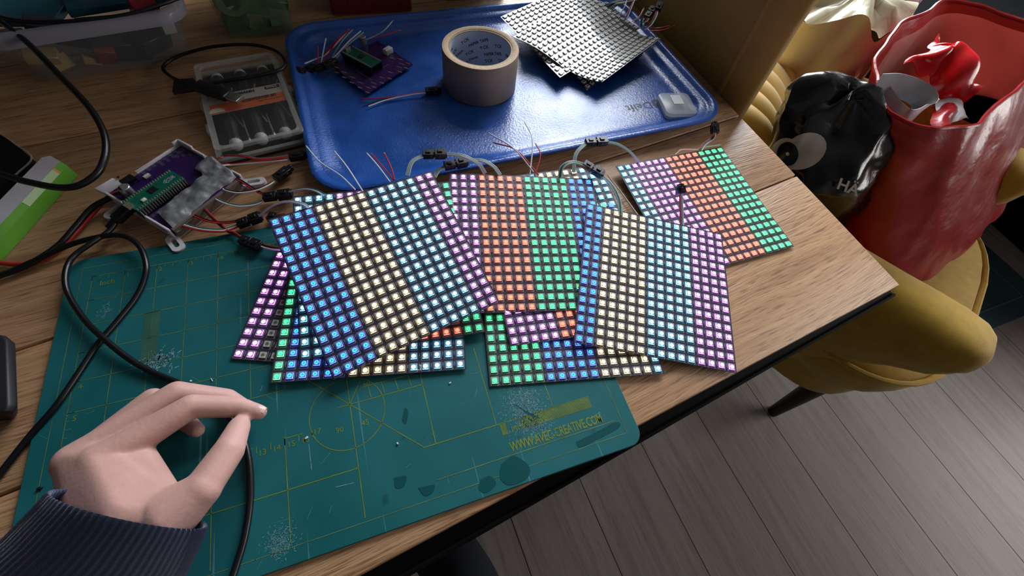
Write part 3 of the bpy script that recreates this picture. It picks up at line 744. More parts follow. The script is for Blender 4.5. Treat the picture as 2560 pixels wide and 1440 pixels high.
obj('mount_tab', MB().prism([bp(-.020, -.0425, .003), bp(-.041, -.0425, .003), bp(-.045, -.056, .012), bp(-.026, -.055, .012)], (0, 0, .003)), M_white3d, ctl, bev=.001)
brd = obj('circuit_board', MB().box(bp(0, 0, BH - .0008), (.082, .082, .0016), R3), M_purple, ctl)
# microcontroller module
pc = k4(775, 722, .0238); pl, pw = .051, .021
def pp(a, b_, dz=0): return pc + e1 * a + e2 * b_ + Vector((0, 0, dz))
pico = obj('microcontroller_board', MB().box(pc, (pl, pw, .0012), R3), M_green, ctl)
obj('header_strip', MB().box(pp(0, -.0089, -.0055), (pl, .0025, .0085), R3), M_chip, ctl); obj('header_strip', MB().box(pp(0, .0089, -.0055), (pl, .0025, .0085), R3), M_chip, ctl)
pins = MB()
for k in range(20):
    for s2 in (-1, 1):
        pins.box(pp(-.0241 + k * .00254, s2 * .0089, .0012), (.0008, .0008, .0018), R3); pins.box(pp(-.0241 + k * .00254, s2 * .0089, .0006), (.0015, .0019, .0003), R3)
        pins.box(pp(-.0241 + k * .00254, s2 * .0104, -.004), (.0007, .0006, .007), R3)
obj('header_pins', pins, M_gold, ctl)['kind'] = 'stuff'
obj('processor_chip', MB().box(pp(-.001, -.0005, .001), (.007, .007, .0009), R3), M_chip, pico)
obj('usb_socket', MB().box(pp(-.0255, 0, .0018), (.0056, .0078, .0026), R3), M_gold, pico)
obj('boot_button', MB().box(pp(-.0135, .004, .0014), (.0042, .0032, .0016), R3), M_whitepl, pico, bev=.0003)
lg = MB()
def loop(c, r, h, n=14, wd=.0003):
    for k in range(n):
        a, b_ = 2 * pi * k / n, 2 * pi * (k + 1) / n
        A = c + e1 * cos(a) * r + e2 * sin(a) * r; B = c + e1 * cos(b_) * r + e2 * sin(b_) * r; d = (B - A).normalized(); nn = Vector((-d.y, d.x, 0)) * wd
        up = Vector((0, 0, h)); lg.add([A - nn + up, B - nn + up, B + nn + up, A + nn + up], [(0, 1, 2, 3)])
for a, b_, r in ((.0155, 0, .0014), (.0135, -.0016, .0011), (.0135, .0016, .0011), (.0172, -.0014, .0011), (.0172, .0014, .0011), (.0188, 0, .0009), (.0118, 0, .0010)): loop(pp(a, b_, 0), r, .00068)
loop(pp(.0208, -.0012, 0), .0009, .00068); loop(pp(.0208, .0012, 0), .0009, .00068)
obj('berry_logo', lg, M_silk, pico, fix=False)
# electrolytic capacitor
cb_ = k4(478, 775, BH)
obj('capacitor_can', MB().lathe(cb_, [(0, 0), (.0045, 0), (.0050, .0006), (.0047, .0012), (.0050, .0018), (.0050, .0098), (.0044, .0104), (0, .0104)], 28), M_alu, ctl, smooth=True, sharp=40)
obj('capacitor_stripe', MB().add([cb_ + Vector((.0044 * cos(a), .0044 * sin(a), .01046)) for a in [radians(150 + 8 * k) for k in range(16)]], [tuple(range(16))]), M_chip, ctl, fix=False)
rnd = random.Random(3)
smd = MB(); pads = MB()
for k in range(26):
    x, y = rnd.uniform(300, 720), rnd.uniform(560, 900)
    if y > 760 + .0 and x > 600: continue
    v = k4(x, y, BH)
    smd.box(v + Vector((0, 0, .0006)), (rnd.choice((.0012, .002, .003)), .0012, .0012), R3)
obj('small_components', smd, M_chip, ctl)['kind'] = 'stuff'
for row, n_, x0, y0, dx, dy in ((0, 7, 630, 500, 62, -46), (1, 6, 860, 390, 66, -48), (2, 3, 1040, 290, 80, -10), (3, 4, 640, 1000, 45, -34), (4, 4, 700, 1060, 45, -34), (5, 5, 770, 1110, 40, 30)):
    for i in range(n_):
        for q in range(3):
            v = k4(x0 + dx * i + q * 14, y0 + dy * i + q * 9, BH + .00008); pads.box(v, (.0032, .0007, .00012), R3)
obj('solder_pads', pads, mat('dull_pads', srgb(120, 108, 140), .4, metal=.3), ctl)['kind'] = 'stuff'
obj('voltage_regulator', MB().box(k4(450, 600, BH + .0015), (.012, .009, .003), R3), M_chip, ctl)
obj('pinout_connector', MB().box(k4(680, 545, BH + .001), (.006, .003, .002), R3), M_whitepl, ctl)
# silver tape over the wire connectors along one edge
inn = catmull([k4(x, y, .0168) for x, y in ((1445, 295), (1280, 440), (1370, 545), (1110, 740), (980, 860), (800, 985))], 8)
out_ = catmull([k4(x, y, .0150) for x, y in ((1560, 362), (1845, 548), (1650, 690), (1500, 812), (1240, 1030), (1015, 1205))], 8)
NI = len(inn) - 1
def tapef(u, v):
    i = min(int(v * NI), NI - 1); t = v * NI - i
    a = inn[i].lerp(inn[i + 1], t); b_ = out_[i].lerp(out_[i + 1], t); p = a.lerp(b_, u)
    z = .0022 * sin(pi * min(1, u * 1.1)) + .0030 * noise.noise(p * 95) + .0007 * noise.noise(p * 260)
    if u > .82: z -= (u - .82) / .18 * .004
    return p + Vector((0, 0, z))
obj('silver_tape', MB().grid(tapef, 26, 60, 0, .0003), M_duct, ctl, smooth=True, sharp=60)
obj('wire_socket_row', MB().prism([bp(-.040, .029, .0032), bp(.036, .029, .0032), bp(.036, .0445, .0032), bp(-.040, .0445, .0032)], (0, 0, .0105)), mat('grey_brown_socket', srgb(112, 96, 86), .6), ctl)
# wires leaving the controller
k7 = lambda x, y, h: (560 + x / 5.143, 360 + y / 5.143, h)
t4 = lambda x, y, h: (230 + x / 4.965, 330 + y / 4.965, h)
harness('cable from the controller tape to a loose black plug by the tray corner', [([t4(1480, 350, .016), t4(1600, 318, .016), k7(0, 150, .015), k7(220, 150, .02), k7(480, 190, .017), k7(815, 155, .012)], 'gr'), ([t4(1560, 420, .016), t4(1680, 405, .013), k7(120, 262, .012), k7(420, 235, .014), k7(820, 200, .010)], 'rw')],
        (k7(815, 175, .009), k7(1060, 140, .009)), None, mated=False)
harness('loose black plug angled up between the controller ear and the tray', [t4(1640, 700, .013), k7(20, 590, .014), k7(180, 622, .014), k7(400, 595, .012), k7(560, 530, .010), k7(640, 480, .008)], (k7(640, 470, .008), k7(850, 310, .008)), None, 'kw', mated=False)
harness('mated black connectors beside the cyan panel corner, fed by two pairs of wires', [([t4(1810, 585, .013), k7(260, 500, .012), k7(400, 590, .010), k7(510, 650, .008)], 'kr'), ([t4(1500, 805, .013), k7(0, 750, .012), k7(180, 795, .010), k7(380, 780, .008), k7(500, 735, .008)], 'gw')],
        (k7(500, 690, .008), k7(860, 640, .009)), [([k7(800, 625, .010), k7(920, 590, .016), k7(1060, 575, .024), k7(1190, 600, .032), k7(1290, 655, .033)], 'gw')])
harness('mated black connectors touching the blue-striped panel corner', [([t4(1230, 1020, .013), (520, 552, .012), (560, 557, .009), k7(180, 990, .008)], 'kr'), ([t4(1060, 1130, .012), (500, 573, .010), (550, 577, .008), k7(60, 1095, .007), k7(180, 1050, .007)], 'gwr')],
        (k7(170, 1040, .007), k7(470, 930, .009)), [([k7(430, 945, .010), k7(560, 835, .020), k7(700, 760, .032), k7(850, 738, .040), k7(1000, 765, .043), k7(1090, 812, .041)], 'pw')])
harness('mated black connectors lying on the mat beside the magenta panel', [([t4(1365, 925, .012), (535, 548, .009), (570, 578, .007), k7(120, 1140, .007), k7(230, 1215, .008)], 'rk')],
        (k7(210, 1225, .008), k7(470, 1320, .008)), [([k7(460, 1290, .008), k7(540, 1320, .010), k7(640, 1340, .010), k7(740, 1345, .0085)], 'rkw')])
harness('black connector block tucked behind the blue-striped panel corner', None, (k7(560, 930, .006), k7(700, 960, .006)), [([k7(640, 920, .008), k7(720, 915, .010), k7(790, 905, .012)], 'rg')], mated=False)
# pigtails of the panels
harness('raised black connectors looping over the tray rim behind the cyan stripe', [(1018, 440, .036), (1030, 405, .040), (1062, 387, .040)], ((1056, 386, .040), (1114, 384, .040)), [(1110, 385, .040), (1155, 389, .041), (1195, 409, .036), (1213, 434, .029)], 'ppp')
harness('black connectors just below the raised pair, wires into the red-striped panel', [(1086, 443, .030), (1097, 425, .031), (1116, 416, .031)], ((1110, 416, .031), (1166, 404, .031)), [(1160, 403, .031), (1200, 400, .033), (1232, 415, .031), (1250, 437, .028)], 'ppp')
harness('black connectors resting on the tray front rim', [(1434, 430, .017), (1440, 385, .024), (1466, 357, .026)], ((1463, 356, .026), (1516, 353, .026)), [(1512, 355, .026), (1545, 361, .026), (1575, 380, .020), (1597, 404, .010)], 'ppp')
harness('black connectors lying over the warm white and cyan panel corner', [(1399, 445, .026), (1405, 418, .032), (1430, 405, .034), (1462, 412, .032)], ((1458, 408, .031), (1506, 436, .028)), [(1500, 434, .028), (1530, 465, .029), (1547, 500, .028), (1551, 533, .026)], 'pgp')
harness('black plug standing by the right tray corner above the green stripe', [(1752, 374, .010), (1762, 360, .012), (1782, 345, .016), (1787, 330, .022)], ((1788, 336, .020), (1786, 308, .026)), None, 'rgw', mated=False)
harness('small black plug standing up over the magenta and red stripes', [(1706, 574, .014), (1704, 540, .020), (1703, 500, .030), (1702, 485, .034)], ((1702, 487, .034), (1701, 462, .040)), None, 'rpw', mated=False)
def leads(label, paths, loc):
    t = thing('power_leads', label, 'wire', P(*loc), 'bare-ended power leads')
    for pth, c_ in paths:
        w_ = catmull([P(*q) for q in pth], 7); wire_set(t, w_, c_, r=.00075, tip='start')
    return t
leads('bundle of white and red bare-ended leads rising behind the warm white stripe', [([(766, 366, .030), (800, 405, .034), (850, 438, .036), (888, 474, .034)], 'w'), ([(836, 378, .034), (868, 418, .037), (908, 480, .034)], 'w'), ([(918, 384, .034), (945, 415, .036), (975, 455, .034)], 'w'),
      ([(930, 386, .032), (958, 418, .036), (984, 450, .034)], 'r'), ([(962, 385, .036), (978, 420, .037), (986, 450, .034)], 'r')], (930, 450, .033))
leads('white and red bare-ended leads sticking up between the green and red stripes', [([(1222, 333, .024), (1285, 372, .032), (1334, 430, .025)], 'w'), ([(1235, 357, .022), (1292, 376, .030), (1347, 438, .023)], 'r'), ([(1312, 305, .030), (1331, 350, .034), (1325, 436, .024)], 'w'), ([(1339, 359, .030), (1351, 388, .030), (1336, 440, .023)], 'r')], (1335, 436, .022))
leads('thin white bare-ended lead between two panels on the wood', [([(1522, 441, .006), (1560, 490, .004), (1600, 545, .004)], 'w')], (1560, 490, .002))
leads('white and red bare-ended leads at the far edge of the green-striped panel', [([(1692, 383, .010), (1705, 374, .012), (1745, 374, .010)], 'w'), ([(1800, 362, .011), (1770, 366, .011), (1745, 372, .009)], 'w')], (1740, 374, .006))

# ---------------------------------------------------------------- spare controller board on the tray
g8 = lambda x, y, h: P(720 + x / 5.76, 40 + y / 5.76, TB + h)
bc = (g8(1135, 1120, .005) + g8(1790, 700, .005) + g8(1280, 350, .005) + g8(650, 720, .005)) / 4
f1 = ((g8(1790, 700, .005) - g8(1135, 1120, .005)) + (g8(1280, 350, .005) - g8(650, 720, .005))).normalized(); f2 = Vector((-f1.y, f1.x, 0))
RB = Matrix((f1, f2, Vector((0, 0, 1)))).transposed()
spare = thing('spare_controller_board', 'bare purple controller board lying in the tray', 'circuit board', Vector((bc.x, bc.y, TZ + TB)))
def sb(a, b_, h): return Vector((bc.x, bc.y, TZ + TB + h)) + f1 * a + f2 * b_
obj('circuit_board', MB().prism([g8(1135, 1130, .0046), g8(1800, 705, .0046), g8(1290, 370, .0046), g8(640, 730, .0046)], (0, 0, .0014)), M_purple, spare)
obj('solder_side_pins', MB().box(sb(-.004, .004, .0024), (.03, .052, .0042), RB), M_chip, spare)
pc2 = g8(1060, 590, .0165); ax = (g8(1260, 690, .0165) - g8(840, 470, .0165)).normalized(); ay = Vector((-ax.y, ax.x, 0)); RP = Matrix((ax, ay, Vector((0, 0, 1)))).transposed()
pico2 = obj('microcontroller_board', MB().box(pc2, (pl, pw, .0012), RP), mat('dark_green_pcb', srgb(14, 74, 62), .35), spare)
obj('header_strip', MB().box(pc2 + ay * .0089 - Vector((0, 0, .005)), (pl, .0025, .009), RP), M_chip, spare); obj('header_strip', MB().box(pc2 - ay * .0089 - Vector((0, 0, .005)), (pl, .0025, .009), RP), M_chip, spare)
pins = MB()
for k in range(20):
    for s2 in (-1, 1): pins.box(pc2 + ax * (-.0241 + k * .00254) + ay * s2 * .0089 + Vector((0, 0, .0008)), (.0013, .0016, .0008), RP)
obj('header_pins', pins, M_gold, spare)['kind'] = 'stuff'
obj('processor_chip', MB().box(pc2 + Vector((0, 0, .001)), (.007, .007, .0009), RP), M_chip, pico2)
obj('usb_socket', MB().box(pc2 - ax * .0255 + Vector((0, 0, .0016)), (.0056, .0078, .0026), RP), M_gold, pico2)
cp = g8(1085, 400, .006)
obj('capacitor_can', MB().lathe(cp, [(0, 0), (.005, 0), (.005, .0098), (.0044, .0104), (0, .0104)], 24), M_alu, spare, smooth=True, sharp=40)
jst = MB(); jst.box(g8(1440, 500, .0095), (.012, .0075, .007), RB); jst.box(g8(1430, 470, .013), (.010, .0015, .003), RB)
obj('white_socket', jst, M_whitepl, spare, bev=.0005)
pd = MB()
for x, y in ((700, 740), (810, 810), (930, 885), (1040, 960), (1155, 1030), (1230, 965), (1350, 885), (1470, 810), (1600, 735), (1640, 690), (1510, 610), (1620, 625)):
    for q in range(3): pd.box(g8(x + q * 22 - 22, y + q * 6 - 6, .0061), (.0010, .0042, .0002), RB)
for x, y in ((700, 810), (810, 880), (920, 955), (1035, 1028), (1145, 1095), (1240, 1020), (1350, 960), (1460, 895), (1610, 800), (1700, 745), (1730, 680)):
    for q in range(2): pd.box(g8(x + q * 28 - 14, y + q * 6, .0061), (.0014, .0038, .0002), RB)
for k in range(9):
    pd.box(g8(1000 + k * 24, 795 + k * 15, .0061), (.0012, .0018, .0002), RB); pd.box(g8(1255 + k * 23, 805 - k * 13, .0061), (.0012, .0018, .0002), RB)
obj('solder_pads', pd, M_gold, spare)['kind'] = 'stuff'
def t8(x, y, h): return (720 + x / 5.76, 40 + y / 5.76, TB + h)
harness('loose pigtail with red, green and white wires beside the tape roll', [([t8(1065, 1190, .003), t8(1300, 1190, .003), t8(1600, 1155, .004), t8(1970, 1090, .005)], 'r'), ([t8(1090, 1270, .002), t8(1300, 1215, .002), t8(1600, 1160, .003), t8(1970, 1100, .004)], 'g'), ([t8(1160, 1300, .003), t8(1400, 1215, .003), t8(1700, 1145, .004), t8(1980, 1105, .005)], 'w')],
        (t8(1960, 1090, .005), t8(2190, 1070, .005)), None, mated=False, group='loose pigtails on the tray')
for lab, wires, cn in (('loose pigtail fanned over the left tray rim, white wire tip up', [([t8(240, 685, .016), t8(420, 610, .012), t8(560, 540, .018), t8(880, 190, .040)], 'w'), ([t8(880, 195, .040), t8(700, 360, .030), t8(500, 570, .014), t8(380, 690, .008)], 'r')], (t8(240, 800, .006), t8(390, 730, .008))),
                       ('loose pigtail with bright red wire beside the spare board', [([t8(875, 190, .038), t8(690, 380, .030), t8(560, 590, .014), t8(480, 690, .010)], 'r'), ([t8(545, 320, .036), t8(510, 500, .024), t8(472, 700, .010)], 'w')], (t8(380, 790, .008), t8(520, 720, .010))),
                       ('loose pigtail with two pale wires crossing the spare board corner', [([t8(1050, 215, .036), t8(860, 380, .028), t8(700, 560, .018), t8(600, 650, .012)], 'w'), ([t8(1090, 235, .034), t8(880, 400, .026), t8(640, 600, .014)], 'p'), ([t8(930, 200, .034), t8(780, 360, .028), t8(620, 620, .012)], 'p')], (t8(500, 740, .012), t8(690, 640, .013))),
                       ('loose pigtail lying low in the dark tray corner', [([t8(430, 430, .02), t8(430, 560, .016), t8(430, 700, .010)], 'r'), ([t8(750, 550, .012), t8(700, 610, .010), t8(640, 680, .006)], 'w')], (t8(90, 770, .012), t8(250, 820, .008))),
                       ('white and red leads lying up against the capacitor of the spare board', [([t8(1500, 80, .030), t8(1380, 210, .024), t8(1250, 290, .016), t8(1130, 340, .012)], 'w'), ([t8(1600, 210, .010), t8(1400, 275, .012), t8(1200, 340, .012)], 'r')], None)):
    if cn: harness(lab, wires, cn, None, mated=False, group='loose pigtails on the tray')
    else: leads(lab, [(w_[0], w_[1]) for w_ in wires], wires[0][0][0])
# wires of the stacked panels at the far tray corner
g5 = lambda x, y, h: (1480 + x / 10.67, 0 + y / 10.67, h)
harness('black connector with grey latch hanging over the far tray corner', [([g5(1290, 700, .034), g5(1330, 560, .042), g5(1370, 480, .045)], 'ggw'), ([g5(1400, 690, .034), g5(1450, 560, .042), g5(1500, 480, .045)], 'rgw')], (g5(1440, 480, .044), g5(1640, 220, .046)), None, group='cables of the stacked panels')
harness('thin black connector dangling past the tray rim against the chair back', [([g5(1400, 780, .034), g5(1560, 660, .040), g5(1690, 440, .046), g5(1730, 290, .048)], 'rgw')], (g5(1740, 290, .048), g5(1830, 60, .054)), None, mated=False, group='cables of the stacked panels')
t = thing('wire_bundle', 'green, white and dark wires running out from under the stacked unlit panels', 'cable', P(1560, 30, .012), 'cables of the stacked panels')
for k in range(7):
    w_ = catmull([P(*g5(300 + k * 40, 160 + k * 16, .016)), P(*g5(560 + k * 20, 50 + k * 14, .024)), P(*g5(900, -20 + k * 17, .028)), P(*g5(1300, -60 + k * 10, .03))], 7)
    wire_set(t, w_, 'gwgkwrg'[k])
leads('two red bare-ended leads pointing past the stacked panel corner', [([g5(2020, 700, .040), g5(1760, 750, .038), g5(1540, 750, .034)], 'r'), ([g5(2180, 690, .040), g5(1900, 800, .038), g5(1500, 830, .034)], 'r')], g5(1520, 790, .03))
leads('white and dark red lead pair at the upper edge of the top unlit panel', [([g5(1370, 240, .046), g5(1260, 440, .040), g5(1060, 580, .033)], 'w'), ([g5(1380, 280, .044), g5(1280, 470, .038), g5(1110, 610, .033)], 'r')], g5(1080, 600, .03))
leads('two white leads rising over the far rim behind the stacked panels', [([g5(930, 0, .045), g5(860, 200, .040), g5(730, 390, .033)], 'w'), ([g5(1140, 0, .045), g5(1050, 220, .040), g5(950, 470, .033)], 'w'), ([g5(1080, 80, .04), g5(980, 280, .036), g5(880, 450, .033)], 'r')], g5(900, 440, .03))

# ---------------------------------------------------------------- cables on the table
M_cable = mat('black_cable_jacket', srgb(15, 16, 19), .32, bump=.05, bscale=300)
def cable(name, label, pts, r, m=None, cat='cable', n=10, group=None, par=None):
    mb = MB().tube(catmull([P(*q) for q in pts], n), r, 10)
    o = obj(name, mb, m or M_cable, par, smooth=True)
    return tag(o, label, cat, group) if par is None else o
ub = thing('usb_cable', 'black usb cable looping over the mat corner into the fingers', 'cable', P(310, 535, .003))
cable('cable_jacket', None, [(296, 545, .012), (272, 578, .010), (225, 610, .012), (180, 645, .012), (163, 690, .012), (172, 738, .010), (212, 800, .009), (258, 845, .010), (320, 895, .008), (380, 930, .006), (440, 955, .006), (505, 985, .006), (560, 1030, .006), (603, 1085, .006), (622, 1150, .006), (626, 1240, .006), (612, 1340, .006), (582, 1440, .006), (560, 1500, .008)], .0024, par=ub)
pa, pb_ = P(330, 512, .017), P(288, 552, .012); dd = (pa - pb_).normalized(); rp = Matrix((dd, Vector((-dd.y, dd.x, 0)).normalized(), dd.cross(Vector((-dd.y, dd.x, 0)).normalized()))).transposed()
obj('micro_usb_plug', MB().box((pa + pb_) / 2, ((pa - pb_).length, .0105, .0075), rp), M_black, ub, bev=.0015)
obj('strain_relief', MB().tube([pb_, pb_ - dd * .004, pb_ - dd * .009], [.0038, .0032, .0026], 10), M_black, ub, smooth=True)
cable('looped_cable', 'black cable curling from the table over the mat grid and back off the mat', [(-60, 715, .004), (0, 690, .004), (90, 650, .007), (190, 607, .009), (290, 588, .012), (345, 612, .012), (366, 670, .010), (345, 735, .006), (300, 795, .0055), (245, 860, .0055), (195, 935, .0055), (140, 1015, .0055), (75, 1090, .004), (0, 1185, .003), (-60, 1260, .003)], .0024)
pwc = thing('power_cable', 'black and red power cable pair running from the controller off the table edge', 'cable', P(150, 620, .002))
cable('black_conductor', None, [(305, 483, .013), (270, 497, .012), (230, 520, .010), (190, 565, .008), (150, 610, .006), (100, 645, .006), (40, 675, .005), (-40, 700, .005)], .0027, par=pwc)
cable('red_conductor', None, [(310, 478, .014), (272, 492, .011), (235, 530, .006), (185, 585, .0045), (140, 630, .003), (90, 655, .003), (45, 661, .004), (0, 657, .004), (-40, 650, .004)], .0022, M_wr, par=pwc)
cable('thick_cable', 'thick black cable arching through the air over the green and white box', [(-60, 0, .06), (0, 52, .060), (70, 108, .062), (150, 190, .060), (228, 275, .055), (264, 350, .050), (252, 420, .045), (205, 460, .042), (150, 469, .042), (70, 455, .045), (0, 435, .045), (-60, 415, .045)], .0030)
cable('thin_cable', 'thin black cable lying across the clear storage box', [(-40, 30, .068), (30, 50, .066), (110, 56, .065), (220, 50, .065), (320, 36, .065), (400, 12, .066), (470, -14, .066)], .0022)
uc = thing('usb_lead', 'coiled black usb lead lying on the screwdriver set', 'cable', P(520, 230, .0245))
cable('cable_jacket', None, [(500, 218, .0265), (462, 207, .016), (425, 190, .006), (408, 168, .006), (440, 143, .008), (510, 121, .014), (580, 112, .018), (645, 114, .0235), (695, 131, .0245), (714, 160, .0245), (690, 178, .0245), (625, 193, .0245), (560, 203, .0245), (520, 210, .0245)], .0020, par=uc)
ua, ub2 = P(492, 213, .0275), P(572, 240, .0275); dd = (ub2 - ua).normalized(); sd = Vector((-dd.y, dd.x, 0)).normalized(); rp = Matrix((dd, sd, Vector((0, 0, 1)))).transposed()
obj('usb_plug_grip', MB().box((ua + ub2) / 2, ((ub2 - ua).length, .015, .0085), rp), M_black, uc, bev=.002)
obj('usb_plug_shell', MB().box(ub2 + dd * .0075, (.015, .012, .0045), rp), mat('steel_shell', srgb(170, 168, 165), .3, metal=.9), uc, bev=.0005)
obj('cable_tie', MB().prism([P(440, 208, .006), P(492, 204, .0235), P(490, 232, .0235), P(436, 240, .006)], (0, 0, .006)), M_black, uc, bev=.002)

# ---------------------------------------------------------------- screwdriver set in a clear case
SH = .021
sA, sB, sC, sD = P(483, 160, SH), P(690, 125, SH), P(760, 330, SH), P(525, 385, SH)
scn = (sA + sB + sC + sD) / 4; s1 = ((sB - sA) + (sC - sD)).normalized(); s2 = Vector((s1.y, -s1.x, 0)); SW, SL = .0940, .164
RS = Matrix((s1, -s2, Vector((0, 0, 1)))).transposed()
def sp(a, b_, h): return Vector((scn.x, scn.y, TZ + h)) + s1 * a + s2 * b_
M_clear = mat('clear_plastic', srgb(206, 208, 204), .10, spec=.6, alpha=.06)
M_clear2 = mat('clear_plastic_rim', srgb(196, 198, 194), .2, spec=.6, alpha=.38)
M_cased = mat('dark_case_lining', srgb(46, 44, 44), .6)
sset = thing('screwdriver_set', 'small screwdriver set in a clear plastic case with an orange card', 'screwdriver set', Vector((scn.x, scn.y, TZ)))
def srect(hw, hl, h, r=.006, n=4):
    o_ = []
    for cx, cy, a0 in ((hw - r, hl - r, 0), (-hw + r, hl - r, 90), (-hw + r, -hl + r, 180), (hw - r, -hl + r, 270)):
        o_ += [sp(cx + r * cos(radians(a0 + 90 * k / n)), cy + r * sin(radians(a0 + 90 * k / n)), h) for k in range(n + 1)]
    return o_
obj('case_base', MB().loft([srect(SW / 2 - .002, SL / 2 - .002, .0003), srect(SW / 2 - .001, SL / 2 - .001, .006), srect(SW / 2 - .003, SL / 2 - .003, .006), srect(SW / 2 - .004, SL / 2 - .004, .002)], True, (True, True)), M_cased, sset, smooth=True, sharp=40)
obj('case_lid', MB().loft([srect(SW / 2, SL / 2, .006), srect(SW / 2, SL / 2, .016), srect(SW / 2 - .002, SL / 2 - .002, SH - .001), srect(SW / 2 - .0065, SL / 2 - .0065, SH)], True, (False, True)), M_clear, sset, smooth=True, sharp=50)
for h0, h1, i0 in ((.006, .0095, -.0012), (SH - .003, SH + .0004, .0016)):
    obj('case_rim', MB().loft([srect(SW / 2 - i0, SL / 2 - i0, h0), srect(SW / 2 - i0, SL / 2 - i0, h1), srect(SW / 2 - i0 - .0052, SL / 2 - i0 - .0052, h1), srect(SW / 2 - i0 - .0052, SL / 2 - i0 - .0052, h0)], True, (False, False)), M_clear2, sset, smooth=True, sharp=50)
for b_ in (-.012, .030):
    obj('hinge', MB().box(sp(SW / 2 + .002, b_, .010), (.005, .012, .006), RS), M_clear2, sset, bev=.001)
    obj('latch', MB().box(sp(-SW / 2 - .0015, b_, .010), (.004, .014, .008), RS), M_clear2, sset, bev=.001)
M_hand = mat('black_driver_handle', srgb(34, 32, 36), .4); M_capg = mat('grey_handle_cap', srgb(178, 176, 180), .45); M_shaft = mat('steel_shaft', srgb(180, 174, 160), .3, metal=.9)
def rotx(v): return v
for k in range(3):
    for end in (1, -1):
        a = (-.026 + k * .026); bend_ = end * (SL / 2 - .012)
        sub_ = thing('screwdriver', ('black screwdriver in the clear case, grey cap far from controller', '', 'black screwdriver in the clear case, grey cap near controller')[end + 1] + (', latch side', ', middle', ', hinge side')[k], 'screwdriver', sp(a, bend_ * .6, .0105), 'screwdrivers in the clear case')
        ax_ = s2 * -end
        M3 = Matrix((Vector((0, 0, 1)).cross(ax_), Vector((0, 0, 1)), ax_)).transposed()
        st_ = sp(a, bend_, .0098)
        obj('handle', MB().lathe(st_, [(.0060, .008), (.0068, .010), (.0064, .016), (.0056, .024), (.0068, .036), (.0064, .050), (.0036, .056), (0, .056)], 10, rot=M3), M_hand, sub_, smooth=True, sharp=30)
        obj('end_cap', MB().lathe(st_, [(0, 0), (.0038, .0008), (.0060, .0035), (.0067, .008), (.0067, .010), (.005, .0105)], 16, rot=M3), M_capg, sub_, smooth=True)
        obj('shaft', MB().tube([st_ + ax_ * .055 + s1 * .0, st_ + ax_ * .100 + s1 * .010, st_ + ax_ * .108 + s1 * .012], .0013, 8), M_shaft, sub_, smooth=True)
for k in range(3):
    a = -.013 + k * .026
    bt = thing('screwdriver_bit', 'thin steel precision bit in the clear case, ' + ('next to the latches', 'between the middle handles', 'brass tipped, next to the hinges')[k], 'tool bit', sp(a, .045, .010), 'bits in the clear case')
    obj('bit_shaft', MB().tube([sp(a, .020, .0095), sp(a + .001, .055, .0095)], .0011, 8), M_shaft, bt, smooth=True)
    obj('bit_tip', MB().tube([sp(a + .001, .055, .0095), sp(a + .001, .059, .0095), sp(a + .001, .063, .0095)], [.0012, .0024, .0012], 8), mat('brass_tip', srgb(214, 190, 120), .3, metal=.8) if k == 2 else M_shaft, bt, smooth=True)
# printed card under the lid
cdz = SH - .0020
card = obj('printed_card', MB().prism([sp(-.040, -.016, cdz), sp(.040, -.016, cdz), sp(.040, .018, cdz), sp(-.040, .018, cdz)], (0, 0, .0004)), mat('white_card_print', srgb(168, 160, 150), .5), sset)
M_or = mat('orange_print', srgb(196, 88, 40), .5)
ob = MB().add([sp(-.0399, .0015, cdz + .0005), sp(.0399, .0015, cdz + .0005), sp(.0399, .0178, cdz + .0005), sp(-.0399, .0178, cdz + .0005)], [(0, 1, 2, 3)])
obj('orange_band', ob, M_or, card, fix=False)
gear = MB(); gc = sp(-.034, .0165, cdz + .0007); pts = []
for k in range(40):
    rr2 = .0092 if k % 4 < 2 else .0078; a = pi + pi * k / 39 * 1.0
    pts.append(gc + s1 * rr2 * cos(a) * -1 + s2 * rr2 * sin(a))
gear.add(pts, [tuple(range(40))]); obj('gear_print', gear, mat('cream_print', srgb(206, 196, 176), .5), card, fix=False)
tx = text_mb('SCREWDRIVER SET', .0064, sp(-.006, .0070, cdz + .0008), s1, -s2, bold=.0002, xs=.70)
merge(tx, text_mb('Ideal for precision', .0036, sp(.010, .0118, cdz + .0008), s1, -s2))
merge(tx, text_mb('CKMANN', .0058, sp(-.015, -.0085, cdz + .0008), s1, -s2, bold=.0003))
o = obj('card_lettering', tx, M_chip, card, fix=False); o['label'] = 'black card lettering naming a screwdriver set'
obj('size_tag', MB().add([sp(.022, -.0138, cdz + .0007), sp(.038, -.0138, cdz + .0007), sp(.038, -.0085, cdz + .0007), sp(.022, -.0085, cdz + .0007)], [(0, 1, 2, 3)]), M_chip, card, fix=False)
obj('size_lettering', text_mb('SMALL', .0042, sp(.0235, -.0098, cdz + .0009), s1, -s2, bold=.0001), mat('pale_print', srgb(200, 196, 170), .5), card, fix=False)

